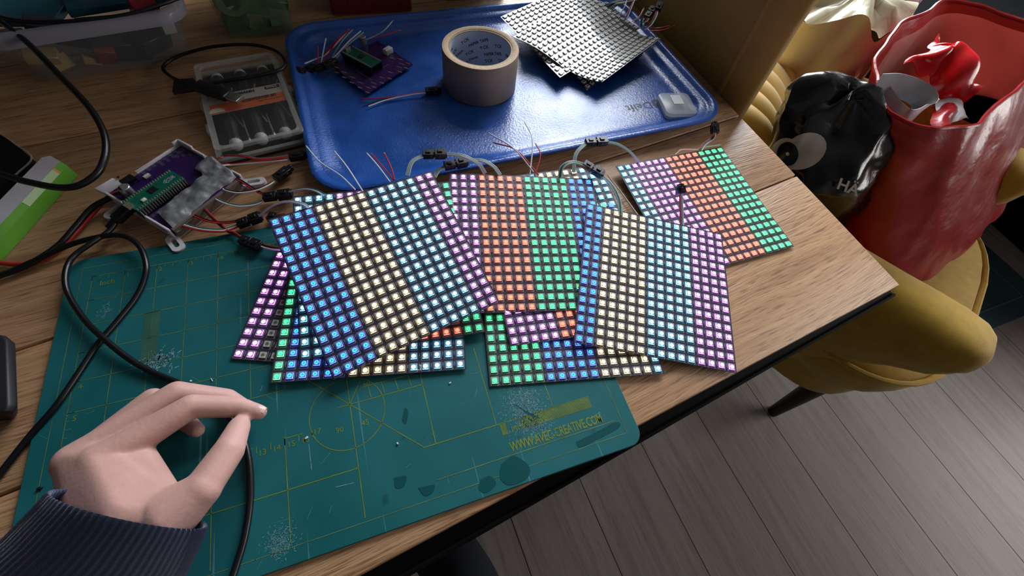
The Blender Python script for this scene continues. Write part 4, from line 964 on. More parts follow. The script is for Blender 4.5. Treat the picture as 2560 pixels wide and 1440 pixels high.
# ---------------------------------------------------------------- memory card case
M_frost = mat('frosted_clear_plastic', srgb(214, 220, 228), .25, alpha=.42, spec=.6)
mc = [tb(1654, 236, .006), tb(1718, 236, .006), tb(1735, 290, .006), tb(1662, 292, .006)]; mcc = (mc[0] + mc[1] + mc[2] + mc[3]) / 4
ma = radians(-1); m1 = ((mc[1] - mc[0]) + (mc[2] - mc[3])).normalized(); m2 = Vector((-m1.y, m1.x, 0)); mca = thing('memory_card_case', 'small frosted plastic memory card case with a white label on the blue tray', 'card case', Vector((mcc.x, mcc.y, TZ + TB)))
def mp_(a, b_, h): return Vector((mcc.x, mcc.y, TZ + TB + h)) + m1 * a + m2 * b_
def mrect(hw, hl, h, r=.007, n=4):
    o_ = []
    for cx, cy, a0 in ((hw - r, hl - r, 0), (-hw + r, hl - r, 90), (-hw + r, -hl + r, 180), (hw - r, -hl + r, 270)):
        o_ += [mp_(cx + r * cos(radians(a0 + 90 * k / n)), cy + r * sin(radians(a0 + 90 * k / n)), h) for k in range(n + 1)]
    return o_
obj('case_bottom', MB().loft([mrect(.0218, .0218, .0004), mrect(.0225, .0225, .001), mrect(.0225, .0225, .0044), mrect(.019, .019, .0044), mrect(.019, .019, .0016)], True, (True, True)), M_frost, mca, smooth=True, sharp=40)
obj('case_lid', MB().loft([mrect(.0225, .0225, .0050), mrect(.0225, .0225, .0088), mrect(.0215, .0215, .0095)], True, (True, True)), M_frost, mca, smooth=True, sharp=40)
RM = Matrix((m1, m2, Vector((0, 0, 1)))).transposed()
obj('memory_card', MB().box(mp_(-.001, .005, .0027), (.026, .020, .0018), RM), M_chip, mca)
obj('paper_label', MB().box(mp_(.001, .007, .0098), (.015, .019, .0003), RM), mat('white_paper', srgb(222, 224, 228), .6), mca)

# ---------------------------------------------------------------- bits on the mat
for lab, (x, y), sz in (('tiny white plastic chip near the printed number sixteen', (767, 1095), (.0024, .0014, .0010)), ('tiny white plastic chip near the dark panel edge', (1125, 958), (.0020, .0011, .0008)), ('tiny yellowish crumb beside the printed diagonal', (994, 1109), (.0012, .0016, .0010)), ('small shiny wire offcut above the knuckles', (530, 950), (.0006, .0034, .0006)), ('tiny bright solder drop above the knuckles', (478, 953), (.0014, .0014, .0010))):
    v = P(x, y, MT); tag(obj('plastic_chip' if 'chip' in lab else 'crumb', MB().box(v + Vector((0, 0, sz[2] / 2 + .0002)), sz, Matrix.Rotation(.4, 3, 'Z')), M_whitepl, None, bev=.0002, seg=1), lab, 'debris')
v = P(102, 1221, MT); tag(obj('rubber_crumb', MB().sphere(v + Vector((0, 0, .0009)), .0016, 7, 5, sc=(1.3, .8, .5)), M_chip), 'small black rubber crumb at the mat border', 'debris')

# ---------------------------------------------------------------- black power bank at the left edge, green and white carton, black case
pbk = thing('power_bank', 'black power bank with a grey side stripe lying beside the cutting mat', 'power bank', P(-30, 940, 0))
top = [P(-120, 850, .022), P(4, 838, .022), P(16, 850, .022), P(20, 1015, .022), P(8, 1030, .022), P(-120, 1045, .022)]
mid = [P(-122, 846, .017), P(14, 838, .017), P(38, 858, .017), P(44, 1012, .017), P(34, 1032, .017), P(-122, 1052, .017)]
low = [P(-120, 850, .0006) + Vector((0, .01, 0)), P(20, 858, .0006), P(40, 880, .0006), P(44, 1035, .0006), P(34, 1050, .0006), P(-120, 1065, .0006)]
obj('shell', MB().loft([low, mid, top], True, (True, True)), mat('black_rubberised_plastic', srgb(28, 28, 34), .5), pbk, bev=.0012)
fq = lambda s_, t: (mid[2].lerp(mid[3], s_)).lerp(low[2].lerp(low[3], s_), t) + (mid[2] - Vector((mid[2].x - .02, mid[2].y, mid[2].z))).normalized() * .0006
obj('side_print', MB().add([fq(.22, .3), fq(.46, .3), fq(.46, .6), fq(.22, .6)], [(0, 1, 2, 3)]), M_wgy, pbk, fix=False)
M_cw = mat('white_carton', srgb(206, 202, 210), .5); M_cg = mat('green_carton', srgb(92, 158, 44), .5); M_cgl = mat('pale_green_carton', srgb(176, 200, 150), .5)
ctn = thing('product_carton', 'white and green printed carton tube lying at the table side', 'carton', P(40, 500, 0))
H_ = .017
endT = [P(105, 393, H_), P(126, 389, H_), P(150, 403, H_)]; farT = [P(-120, 570, H_), P(-90, 600, H_), P(-60, 625, H_)]
endL = [P(114, 400, .001), P(135, 405, .001), P(163, 425, .001)]
nrm_ = (farT[1] - endT[1])
a0, a1, a2 = endT; 
b0, b1, b2 = [v + Vector((0, 0, -H_ + .001)) for v in endT]
sect = [a0, a1, a2, a2 + Vector((.004, -.003, -.004)), a2 + Vector((.005, -.004, -.0165)), a0 + Vector((-.003, .002, -.0165)), a0 + Vector((-.002, .0015, -.005))]
dirc = (P(0, 562, H_) - P(150, 403, H_)).normalized()
top_poly = MB(); off = dirc * .20
top_poly.add([a0, a1, a2, a2 + off, a1 + off, a0 + off], [(0, 1, 4, 5), (1, 2, 3, 4)], 0)
pr = [sect[2], sect[3], sect[4]]
top_poly.add([pr[0], pr[1], pr[1] + off, pr[0] + off], [(0, 1, 2, 3)], 1); top_poly.add([pr[1], pr[2], pr[2] + off, pr[1] + off], [(0, 1, 2, 3)], 1)
top_poly.add([sect[0], sect[6], sect[6] + off, sect[0] + off], [(3, 2, 1, 0)], 0); top_poly.add([sect[6], sect[5], sect[5] + off, sect[6] + off], [(3, 2, 1, 0)], 0)
top_poly.add([sect[5], sect[4], sect[4] + off, sect[5] + off], [(3, 2, 1, 0)], 0)
top_poly.add(sect, [tuple(range(7))], 1); top_poly.add([v + off for v in sect], [tuple(range(6, -1, -1))], 0)
obj('carton_body', top_poly, [M_cw, M_cg], ctn, smooth=True, sharp=35)
e_ = Vector((.0002, -.0002, .0002))
obj('pale_stripe', MB().add([pr[0] + e_ * 1 + dirc * .012, pr[1] + e_ + dirc * .012, pr[1] + e_ + dirc * .055, pr[0] + e_ + dirc * .055], [(0, 1, 2, 3)]), M_cgl, ctn, fix=False)
obj('orange_stripe', MB().add([pr[0] + e_ + dirc * .0095, pr[1] + e_ + dirc * .0095, pr[1] + e_ + dirc * .012, pr[0] + e_ + dirc * .012], [(0, 1, 2, 3)]), mat('amber_print', srgb(206, 150, 60), .5), ctn, fix=False)
bc_ = thing('black_case', 'black case with a thin pale rim behind the green and white carton', 'case', P(-40, 420, 0))
cur = [P(x, y, .012) for x, y in ((-160, 300), (-60, 310), (0, 335), (40, 362), (80, 396), (40, 438), (-30, 500), (-160, 560))]
obj('case_body', MB().loft([[Vector((v.x, v.y, TZ + .0006)) for v in cur], cur], True, (True, True)), mat('black_case_shell', srgb(10, 10, 12), .5), bc_)
obj('pale_rim', MB().tube(catmull([v + Vector((0, 0, .0004)) for v in cur[1:6]], 5), .0009, 6), mat('pale_edge', srgb(150, 140, 132), .5), bc_, smooth=True)

# ---------------------------------------------------------------- storage bins along the back of the table
def bin_box(name, label, cat, c0, u, wd, dp, h, taper, mats, lip=.006, wall_t=.0015, group=None, cor=.012):
    """open clear bin: c0 = front left base corner, u = direction of the front edge"""
    u = Vector((u[0], u[1], 0)).normalized(); v = Vector((-u.y, u.x, 0)); c0 = Vector((c0[0], c0[1], TZ))
    t = thing(name, label, cat, c0 + u * wd / 2 + v * dp / 2, group)
    def rr3(ex, z, r=cor, n=4):
        o_ = []; r = max(.002, r)
        for cx, cy, a0 in ((wd + ex - r, dp + ex - r, 0), (-ex + r, dp + ex - r, 90), (-ex + r, -ex + r, 180), (wd + ex - r, -ex + r, 270)):
            o_ += [c0 + u * (cx + r * cos(radians(a0 + 90 * k / n))) + v * (cy + r * sin(radians(a0 + 90 * k / n))) + Vector((0, 0, z)) for k in range(n + 1)]
        return o_
    obj('bin_wall', MB().loft([rr3(-.003, .0015), rr3(-.001, .0005), rr3(taper, h), rr3(taper - wall_t, h), rr3(-.003, .0025)], True, (True, True)), mats[0], t, smooth=True, sharp=40)
    obj('bin_rim', MB().loft([rr3(taper, h - .012), rr3(taper + lip, h - .010, cor + lip), rr3(taper + lip, h, cor + lip), rr3(taper + lip - .003, h + .003, cor + lip), rr3(taper - wall_t, h + .002)], True, (False, False)), mats[1], t, smooth=True, sharp=50)
    return t, u, v, c0
M_bin = mat('clear_storage_plastic', srgb(150, 156, 160), .22, alpha=.12, spec=.5); M_binrim = mat('frosted_rim_plastic', srgb(150, 148, 160), .3, alpha=.72, spec=.5)
def brick(label, c, size, colr, rotv, group, studs=(0, 0), name='toy_brick'):
    rot = Euler(rotv).to_matrix(); t = thing(name, label, 'toy brick', c, group)
    m_ = MATS.get('plastic_' + name) or mat('plastic_' + name, colr, .35)
    obj('brick_body', MB().box(c, size, rot), m_, t, bev=.0008, seg=1)
    sx, sy = studs
    for i in range(sx):
        for j in range(sy):
            p = c + rot @ Vector(((i - (sx - 1) / 2) * .008, (j - (sy - 1) / 2) * .008, size[2] / 2))
            obj('stud', MB().lathe(p, [(.0024, -.0002), (.0024, .0017), (0, .0017)], 10, rot=rot), m_, t, smooth=True, sharp=40)
    return t
_, u_, v_, c0_ = bin_box('storage_box', 'clear plastic storage box full of mixed toy bricks', 'storage box', (-.095, .300), (1, .19), .165, .24, .062, .010, (M_bin, M_binrim), lip=.010, cor=.02)
def inb(a, b_, z): return c0_ + u_ * a + v_ * b_ + Vector((0, 0, z))
TAN, RED, DRK, GRY, TEAL = srgb(150, 130, 84), srgb(120, 28, 36), srgb(34, 40, 50), srgb(92, 98, 100), srgb(20, 70, 84)
spec = [('tan', TAN, .022, .012, .022, (.030, .016, .010), (.3, .2, .2)), ('tan', TAN, .030, .013, .010, (.026, .016, .0096), (.9, .1, .9)), ('red', RED, .078, .014, .014, (.020, .016, .020), (.5, .3, .4)), ('tan', TAN, .062, .012, .009, (.018, .008, .009), (.2, .5, .6)),
        ('grey', GRY, .120, .012, .040, (.040, .010, .012), (1.2, 0, .1)), ('red', RED, .142, .016, .048, (.026, .016, .026), (.4, .2, .5)), ('white', srgb(170, 170, 164), .156, .012, .032, (.014, .010, .014), (.2, .1, .4)), ('dark', DRK, .050, .020, .040, (.05, .02, .02), (.2, .4, .2)),
        ('dark', DRK, .095, .022, .032, (.05, .02, .025), (.1, .2, .5)), ('dark', DRK, .130, .020, .015, (.04, .02, .02), (.3, .1, .9)), ('grey', GRY, .012, .016, .042, (.02, .016, .01), (.5, .1, .2)), ('dark', DRK, .10, .014, .008, (.045, .012, .012), (.1, .1, .1)), ('teal', TEAL, .11, .10, .048, (.10, .12, .008), (.02, .03, .3)),
        ('tan', TAN, .085, .075, .056, (.016, .024, .008), (.1, .1, .3)), ('teal', TEAL, .04, .10, .046, (.08, .13, .008), (.02, -.03, -.2)), ('tan', TAN, .140, .085, .056, (.022, .016, .008), (.1, .1, .1))]
BL = ['tan toy brick high against the storage box wall, crossed by the thick cable', 'tan toy brick lying lowest against the storage box wall', 'dull red toy brick between tan bricks at the bottom of the storage box', 'narrow tan toy brick touching the lower red brick in the storage box',
      'grey toy brick with a row of holes in the storage box', 'dull red toy brick just under the storage box rim corner', 'pale square toy brick in the storage box corner', 'long dark toy brick under the storage box rim, beside the tan bricks', 'thick dark toy brick above the lower red brick', 'dark toy brick at the bottom near the pale square brick', 'small grey toy brick by the upper tan brick in the storage box',
      'flat dark toy brick at the bottom of the storage box', 'flat teal toy plate on top in the storage box, under a red brick corner', 'tan toy brick lying on the teal plates', 'flat teal toy plate on top in the storage box, under the thin cable', 'tan toy brick on the teal plate next to the rim corner']
bi = 0
for n_, cl, a, b_, z, sz, rt in spec:
    lab = BL[bi]; bi += 1
    brick(lab, inb(a, b_, z + .004), sz, cl, rt, 'bricks in the clear storage box', name={'tan': 'tan_toy_brick', 'red': 'red_toy_brick', 'dark': 'dark_toy_brick', 'grey': 'grey_toy_brick', 'white': 'pale_toy_brick', 'teal': 'teal_toy_plate'}[n_])
M_bing = mat('greenish_clear_plastic', srgb(120, 150, 120), .3, alpha=.20, spec=.5)
bin_g, u2, v2, c2_ = bin_box('storage_bin', 'clear storage bin packed with olive green toy parts', 'storage bin', (.108, .366), (1, .03), .086, .16, .32, .014, (M_bing, M_binrim), cor=.008)
def in2(a, b_, z): return c2_ + u2 * a + v2 * b_ + Vector((0, 0, z))
OLV = srgb(74, 98, 46); OLD = srgb(52, 76, 40)
for k, (a, b_, z, sz, rt) in enumerate([(.012, .02, .012, (.02, .02, .01), (.3, .2, .4)), (.036, .012, .010, (.022, .014, .010), (.1, .6, .8)), (.062, .014, .010, (.03, .016, .010), (.2, .3, 2.0)), (.05, .010, .045, (.034, .008, .045), (.1, .2, .1)), (.072, .012, .034, (.034, .010, .012), (.3, .3, .2)), (.076, .012, .060, (.036, .012, .014), (.2, .35, .1)),
                                      (.018, .014, .085, (.04, .012, .03), (.1, .5, .1)), (.060, .014, .090, (.05, .012, .03), (.1, -.3, .1)), (.03, .016, .13, (.05, .014, .03), (.2, .2, .1)), (.075, .02, .13, (.04, .014, .04), (.2, .1, .1))]):
    brick('olive green toy part inside the clear bin', in2(a, b_, z + .003), sz, OLV if k % 2 else OLD, rt, 'toy parts in the green bin', name='green_toy_part' if k % 2 else 'toy_part')
gr_ = thing('toy_ring', 'olive ring shaped toy part pressed against the bin wall', 'toy part', in2(.022, .008, .026))
RW = Euler((radians(80), 0, radians(3))).to_matrix()
obj('tyre', MB().lathe(in2(.022, .008, .046), [(.013, -.004), (.018, -.005), (.020, 0), (.018, .005), (.013, .004), (.012, 0), (.013, -.004)], 28, rot=RW), mat('olive_ring', srgb(84, 104, 56), .4), gr_, smooth=True)
M_binr = mat('reddish_clear_plastic', srgb(150, 60, 70), .3, alpha=.35, spec=.5)
bin_r, u3, v3, c3_ = bin_box('storage_bin', 'clear storage bin filled with dark red toy bricks', 'storage bin', (.247, .408), (1, -.02), .122, .15, .32, .014, (M_binr, M_binrim), cor=.008)
for k in range(10):
    p = c3_ + u3 * (.014 + (k % 5) * .0235) + v3 * .012 + Vector((0, 0, .012 + (k // 5) * .024)); brick('dark red toy brick stacked inside the reddish bin', p, (.022, .014, .021), srgb(104, 30, 44), (.05 * (k % 3), .04 * (k % 2), .1 * (k % 3 - 1)), 'bricks in the red bin', name='dark_red_brick')
M_bind = mat('dark_green_clear_plastic', srgb(50, 84, 78), .3, alpha=.5, spec=.5)
bin_d, u4_, v4_, c4_ = bin_box('storage_bin', 'dark green storage bin beyond the blue tray', 'storage bin', (.422, .432), (1, -.06), .104, .15, .32, .012, (M_bind, M_binrim), cor=.008)

# heaped small parts fill the bins, built tall and packed to shade the table
def heap(parent, c0, u, v, wd, dp, h, m):
    mb = MB(); rnd = random.Random(int(wd * 1e4))
    for k in range(150):
        a, b_, z = rnd.uniform(.012, wd - .012), rnd.uniform(.028, dp - .014), rnd.uniform(.012, h)
        mb.box(c0 + u * a + v * b_ + Vector((0, 0, z)), (rnd.uniform(.012, .03), rnd.uniform(.010, .022), rnd.uniform(.010, .02)), Euler((rnd.uniform(0, 3), rnd.uniform(0, 3), rnd.uniform(0, 3))).to_matrix())
    obj('heaped_parts', mb, m, parent)['kind'] = 'stuff'
heap(bin_g, c2_, u2, v2, .086, .16, .29, mat('olive_parts', srgb(60, 84, 42), .5)); heap(bin_r, c3_, u3, v3, .122, .15, .29, mat('dark_red_parts', srgb(92, 28, 40), .5)); heap(bin_d, c4_, u4_, v4_, .104, .15, .29, mat('dark_green_parts', srgb(26, 54, 50), .5))
# ---------------------------------------------------------------- chairs at the table end
M_must = mat('mustard_upholstery', srgb(190, 150, 44), .85, sheen=.25, var=.10, vscale=60, bump=.35, bscale=700, bstr=(1, 6, 1))
M_must2 = mat('mustard_smooth_upholstery', srgb(162, 130, 66), .8, sheen=.2, var=.05, vscale=40, bump=.12, bscale=900)
M_leg = mat('black_chair_leg', srgb(20, 19, 20), .4)
CC = Vector((1.21, -.085, 0)); CF = Vector((.48, -.877, 0)).normalized(); CR = Vector((-CF.y, CF.x, 0))
def ch(a, b_, z): return CC + CR * a + CF * b_ + Vector((0, 0, z))
chairB = thing('armchair', 'mustard yellow upholstered armchair carrying the shopping bags', 'chair', ch(0, 0, 0), 'mustard chairs')
def dsh(hw, bb, bf, z, n=40, p=3.4):
    o_ = []
    for k in range(n):
        a = 2 * pi * k / n; ca, sa = cos(a), sin(a)
        o_.append(ch(hw * abs(ca) ** (2 / p) * (1 if ca >= 0 else -1), (bf if sa > 0 else -bb) * abs(sa) ** (2 / (p if sa < 0 else 2.1)) * 1.0, z))
    return o_
obj('seat_cushion', MB().loft([dsh(.265, .27, .150, .375), dsh(.290, .30, .172, .385), dsh(.298, .31, .180, .42), dsh(.296, .31, .178, .455), dsh(.280, .29, .165, .470), dsh(.15, .16, .09, .474), dsh(.02, .02, .02, .475)], True, (True, True)), M_must, chairB, smooth=True, sharp=70)
pipe = dsh(.298, .31, .180, .460); pipe.append(pipe[0].copy())
obj('seat_piping', MB().tube(pipe, .0055, 8), M_must, chairB, smooth=True)
obj('seat_frame', MB().loft([dsh(.25, .26, .12, .305), dsh(.285, .28, .145, .32), dsh(.29, .29, .155, .385)], True, (True, True)), M_must, chairB, smooth=True, sharp=60)
def arm(sgn, name='armrest'):
    rings = []
    for b_, k, zb in ((-.30, .9, .33), (-.2, 1, .32), (-.09, 1, .32), (-.03, 1, .36), (.02, 1, .44), (.06, .98, .495), (.092, .90, .52), (.108, .72, .54), (.115, .40, .56)):
        r_ = []; zt = .628; zc = (zt + zb) / 2; hz = (zt - zb) / 2
        for i in range(28):
            t = 2 * pi * i / 28; ca, sa = cos(t), sin(t)
            a = .056 * k * abs(ca) ** .7 * (1 if ca >= 0 else -1); z = zc + hz * (k if sa > 0 else 1) * abs(sa) ** .7 * (1 if sa >= 0 else -1)
            a *= 1.0 if sa > -.2 else .80
            r_.append(ch(sgn * .258 + a, b_, z))
        rings.append(r_)
    obj(name, MB().loft(rings, True, (True, True)), M_must, chairB, smooth=True, sharp=70)
arm(-1); arm(1)
FR_ = catmull([P(*q) for q in ((1936, 382, -.140), (1968, 305, -.125), (1986, 220, -.110), (1974, 158, -.098), (1945, 128, -.090))], 8)
FL_ = catmull([P(*q) for q in ((1936, 382, -.140), (1900, 360, -.130), (1862, 338, -.118), (1826, 315, -.105), (1795, 295, -.095))], 8)
def along(c, t):
    n = len(c) - 1; i = min(int(t * n), n - 1); return c[i].lerp(c[i + 1], t * n - i)
fup = Vector((.15, -.15, 1)).normalized()
def fan(u, v):
    a, b_ = along(FR_, v), along(FL_, v); p = a.lerp(b_, u); mid = (a + b_) / 2 - FR_[0]
    p = p + (mid.normalized() if mid.length > 1e-5 else Vector()) * (.035 * sin(pi * u) * v)
    rid = abs(sin(pi * 9 * u)) ** .6
    return p + fup * (.010 * rid * min(1, v * 2.5) + .022 * sin(pi * u) ** .4 * sin(pi * min(1, .05 + v * .9)))
obj('pleated_back_cushion', MB().grid(fan, 108, 24, 0, .012), mat('mustard_velvet', srgb(196, 158, 70), .7, sheen=.5, var=.05, vscale=40), chairB, smooth=True, sharp=80)
obj('back_rail', MB().tube([ch(-.26, -.30, .52), ch(-.15, -.335, .52), ch(.0, -.345, .52)], .03, 12), M_must2, chairB, smooth=True)
for a, b_, ta, tb_ in ((-.15, .10, -.145, .13), (.15, .10, .145, .13), (-.15, -.22, -.16, -.26), (.15, -.22, .16, -.26)):
    obj('leg', MB().tube([ch(a, b_, .345), ch((a + ta) / 2, (b_ + tb_) / 2, .17), ch(ta, tb_, .0)], [.026, .021, .014], 14), M_leg, chairB, smooth=True, sharp=60)
# the chair whose back stands against the table end
chairA = thing('dining_chair', 'mustard chair with its smooth padded back turned to the table end', 'chair', (0.98, .34, 0), 'mustard chairs')
plan = [(.752, .60), (.757, .40), (.763, .22), (.766, .128), (.7675, .108), (.772, .094), (.780, .087), (.790, .088), (.797, .098), (.800, .125), (.797, .22), (.792, .40), (.786, .60)]
def aplan(z, o_): return [Vector((x + o_ - .006, y + .004, z)) for x, y in plan]
obj('backrest', MB().loft([aplan(.44, .05), aplan(.60, .02), aplan(.74, .004), aplan(.86, .0), aplan(.915, .003), aplan(.93, .012)], True, (True, True)), M_must2, chairA, smooth=True, sharp=60)
obj('piping', MB().tube([Vector((.7595 + o_, .132, z)) for z, o_ in ((.44, .05), (.60, .02), (.74, .004), (.90, .0), (.926, .006))], .0035, 8), M_must2, chairA, smooth=True)
obj('seat_cushion', MB().box((1.03, .46, .43), (.40, .34, .09), Matrix.Rotation(radians(-2), 3, 'Z')), M_must, chairA, bev=.03, seg=4)
for x, y in ((.88, .33), (1.18, .33), (.88, .58), (1.18, .58)):
    obj('leg', MB().tube([(x, y, .40), (x, y, .0)], [.022, .012], 12), M_leg, chairA, smooth=True, sharp=60)

# ---------------------------------------------------------------- shopping bags
def loft_bag(name_part, rings, mats, parent, wr=(.004, 14, .0015, 45), lev=16, n=72, seed=0.0, thick=0, inner=None, cap0=True, mi_fn=None):
    """soft bag: rings of matching points, interpolated up and around, with folds"""
    m = len(rings[0]); K = len(rings); out = []
    for l in range(lev + 1):
        s_ = l / lev * (K - 1); i = min(int(s_), K - 2); t = s_ - i
        base_ = [rings[i][k].lerp(rings[i + 1][k], t) for k in range(m)]
        loop_ = catmull(base_ + base_[:3], n // m)[: m * (n // m)]
        loop_ = loop_[n // m:] + loop_[:n // m] if False else loop_
        c = sum(base_, Vector()) / m; r2 = []
        for p in loop_:
            d = (p - c); d.z = 0; d = d.normalized() if d.length > 1e-6 else Vector((1, 0, 0))
            w_ = wr[0] * noise.noise(p * wr[1] + Vector((seed, 0, 0))) + wr[2] * noise.noise(p * wr[3] + Vector((0, seed, 0)))
            fold = wr[0] * .8 * (1 - abs(noise.noise(Vector((p.x * wr[1] * 1.3, p.y * wr[1] * 1.3, p.z * 4 + seed)))) * 2.2)
            r2.append(p + d * (w_ + fold))
        out.append(r2)
    mb = MB().loft(out, True, (cap0, False)); 
    if mi_fn:
        nn = len(out[0])
        for q in range(len(mb.f)): mb.m[q] = mi_fn(q // nn, lev)
    return mb, out
def bag_mat(name, col, rough=.3, bump=.5, bscale=60, col2=None, **kw):
    return mat(name, col, rough, spec=.5, coat=.15, bump=bump, bscale=bscale, var=.12 if not col2 else 0, vscale=30, col2=col2, **kw)
M_redbag = bag_mat('glossy_red_plastic', srgb(150, 8, 16), .30, .55, 60, translucent=.16, tcol=srgb(240, 130, 118))
M_redin = mat('pinkish_bag_inside', srgb(206, 150, 142), .5, bump=.3, bscale=60, translucent=.5)
RH = .03; FB = -.268
rim_h = [.03, .035, .05, .06, .065, .065, .06, .05, .04, .03, .02, .02, .02, .02, .025]
rim = [(2187, 205), (2192, 160), (2238, 95), (2290, 42), (2365, 5), (2440, 12), (2510, 38), (2600, 70), (2620, 130), (2560, 200), (2490, 262), (2432, 306), (2370, 312), (2285, 312), (2215, 268)]
rim3 = [P(x, y, h) for (x, y), h in zip(rim, rim_h)]
bot = [(2080, 500), (2140, 400), (2210, 330), (2290, 285), (2370, 270), (2440, 285), (2510, 320), (2530, 380), (2540, 440), (2500, 520), (2420, 610), (2335, 690), (2270, 700), (2190, 690), (2110, 620)]
bot3 = [P(x, y, FB) for x, y in bot]
mid3 = [a.lerp(b_, .5) + Vector((0, 0, 0)) for a, b_ in zip(bot3, rim3)]
red = thing('shopping_bag', 'large glossy red plastic shopping bag standing open on the armchair', 'bag', sum(bot3, Vector()) / len(bot3), 'shopping bags')
mb, rg = loft_bag('bag', [bot3, mid3, rim3], None, red, wr=(.008, 9, .0025, 40), lev=30, n=150)
obj('bag_wall', mb, M_redbag, red, smooth=True, sharp=80)
inn_ = []
for l, r_ in enumerate(rg):
    c = sum(r_, Vector()) / len(r_)
    inn_.append([p + Vector(((c - p).x, (c - p).y, 0)).normalized() * .004 + Vector((0, 0, .003 if l == 0 else 0)) for p in r_])
inner = MB().loft(inn_, True, (True, False))
nn = len(rg[0])
for q in range(len(inner.f)): inner.m[q] = 1 if q // nn >= 28 else 0
obj('bag_lining', inner, [M_redin, M_redbag], red, smooth=True, sharp=80, fix=False)
obj('rim_hem', MB().tube(rg[-1] + [rg[-1][0]], .0028, 6), M_redbag, red, smooth=True)
def crumple(corners, bulge, seed, amp=.012, fr=22):
    f = patch(corners)
    def g_(u, v):
        p = f(u, v)
        return p + Vector((0, 0, bulge * sin(pi * u) * sin(pi * v))) + Vector((noise.noise(p * fr + Vector((seed, 0, 0))), noise.noise(p * fr + Vector((0, seed, 0))), noise.noise(p * fr * 1.3 + Vector((0, 0, seed))))) * amp
    return g_
o = obj('folded_handle', MB().grid(crumple([P(2268, 165, .03), P(2350, 90, .045), P(2455, 225, .025), P(2385, 265, .0)], .032, 3.1, .018, 32), 50, 40, 0, .0015), bag_mat('bright_red_film', srgb(206, 16, 24), .22, .5, 40), red, smooth=True, sharp=80)
obj('folded_handle', MB().grid(crumple([P(2340, 255, -.02), P(2400, 250, -.015), P(2375, 312, .015), P(2330, 316, .015)], .01, 5.1, .008, 30), 16, 16, 0, .0012), M_redbag, red, smooth=True, sharp=80)
M_film = mat('white_film', srgb(206, 202, 206), .3, bump=.3, bscale=50)
obj('white_inner_flap', MB().grid(crumple([P(2318, 235, .0), P(2400, 245, -.01), P(2420, 300, .0), P(2360, 316, .0)], .012, 6.1, .008, 25), 16, 16, 0, .0012), M_film, red, smooth=True, sharp=80)

# black bag with a printed eye
M_blk = bag_mat('glossy_black_plastic', srgb(14, 15, 18), .22, .6, 55)
btop = [(1975, 262), (2022, 200), (2075, 190), (2130, 200), (2180, 212), (2205, 228), (2230, 290), (2190, 330), (2120, 330), (2050, 300)]
bth = [.01, .035, .04, .04, .045, .04, .02, .0, -.01, .0]
bt3 = [P(x, y, h) for (x, y), h in zip(btop, bth)]
bb = [(1930, 480), (1960, 380), (2030, 330), (2100, 330), (2160, 360), (2190, 410), (2180, 500), (2130, 570), (2060, 590), (1980, 560)]
bb3 = [P(x, y, FB + .006) for x, y in bb]
bm = [(1915, 372), (1965, 285), (2050, 235), (2130, 245), (2190, 275), (2230, 320), (2215, 420), (2130, 480), (2040, 470), (1975, 440)]
bm3 = [P(x, y, -.07) for x, y in bm]
blk = thing('shopping_bag', 'shiny black plastic bag printed with a large white cartoon-like eye', 'bag', sum(bb3, Vector()) / len(bb3), 'shopping bags')
mb, rgb_ = loft_bag('bag', [bb3, bm3, bt3], None, blk, wr=(.013, 15, .005, 42), lev=28, n=130, seed=4.0)
c_ = sum(rgb_[-1], Vector()) / len(rgb_[-1])
cap_ = [[p.lerp(c_, t) + Vector((0, 0, .012 * sin(pi * t * .9) + .030 * t * noise.noise(p * 22 + Vector((t * 2, 0, 0))))) for p in rgb_[-1]] for t in (0, .25, .5, .75, .97)]
mb.loft(cap_, True, (False, True))
bo = obj('bag_wall', mb, M_blk, blk, smooth=True, sharp=80)
from mathutils.bvhtree import BVHTree
def decal(name, mbt, target_mb, par, m, lift=.0015, label=None, plane=False):
    """lays flat print (given as photo points) on the real surface it is printed on"""
    bv = BVHTree.FromPolygons([tuple(v) for v in target_mb.v], target_mb.f)
    out = MB(); dep = []
    for (x, y, _) in mbt.v:
        d = ray(x, y).normalized(); h = bv.ray_cast(CAM, d)
        dep.append(h[3])
    good = sorted(t for t in dep if t)
    if not good: return None
    md = good[len(good) // 2]
    for (x, y, _), t in zip(mbt.v, dep):
        d = ray(x, y).normalized(); t = t if t and abs(t - md) < .08 else md
        out.v.append(CAM + d * (t - lift))
    if plane:
        import numpy as np
        H_ = [(x, y, t) for (x, y, _), t in zip(mbt.v, dep) if t and abs(t - md) < .05]
        A_ = np.array([(1, x - H_[0][0], y - H_[0][1]) for x, y, t in H_]); cf = np.linalg.lstsq(A_, np.array([t for _, _, t in H_]), rcond=None)[0]
        out.v = [CAM + ray(x, y).normalized() * (cf[0] + cf[1] * (x - H_[0][0]) + cf[2] * (y - H_[0][1]) - lift) for (x, y, _) in mbt.v]
    out.f = mbt.f; out.m = mbt.m
    o = obj(name, out, m, par, fix=False, smooth=True, sharp=80)
    if label: o['label'] = label
    return o
def disc2d(cx, cy, rx, ry, rot=0, n=36, rings=6):
    mbd = MB(); vs = [(cx, cy, 0)]
    for j in range(1, rings + 1):
        for k in range(n):
            a = 2 * pi * k / n; x, y = rx * cos(a) * j / rings, ry * sin(a) * j / rings
            vs.append((cx + x * cos(rot) - y * sin(rot), cy + x * sin(rot) + y * cos(rot), 0))
    fs = [(0, 1 + k, 1 + (k + 1) % n) for k in range(n)]
    for j in range(rings - 1):
        for k in range(n):
            a, b_ = 1 + j * n + k, 1 + j * n + (k + 1) % n; fs.append((a, a + n, b_ + n, b_))
    mbd.add(vs, fs); return mbd
M_eyew = mat('cream_print_on_plastic', srgb(196, 190, 178), .35); M_eyek = mat('black_print_on_plastic', srgb(14, 16, 22), .35)
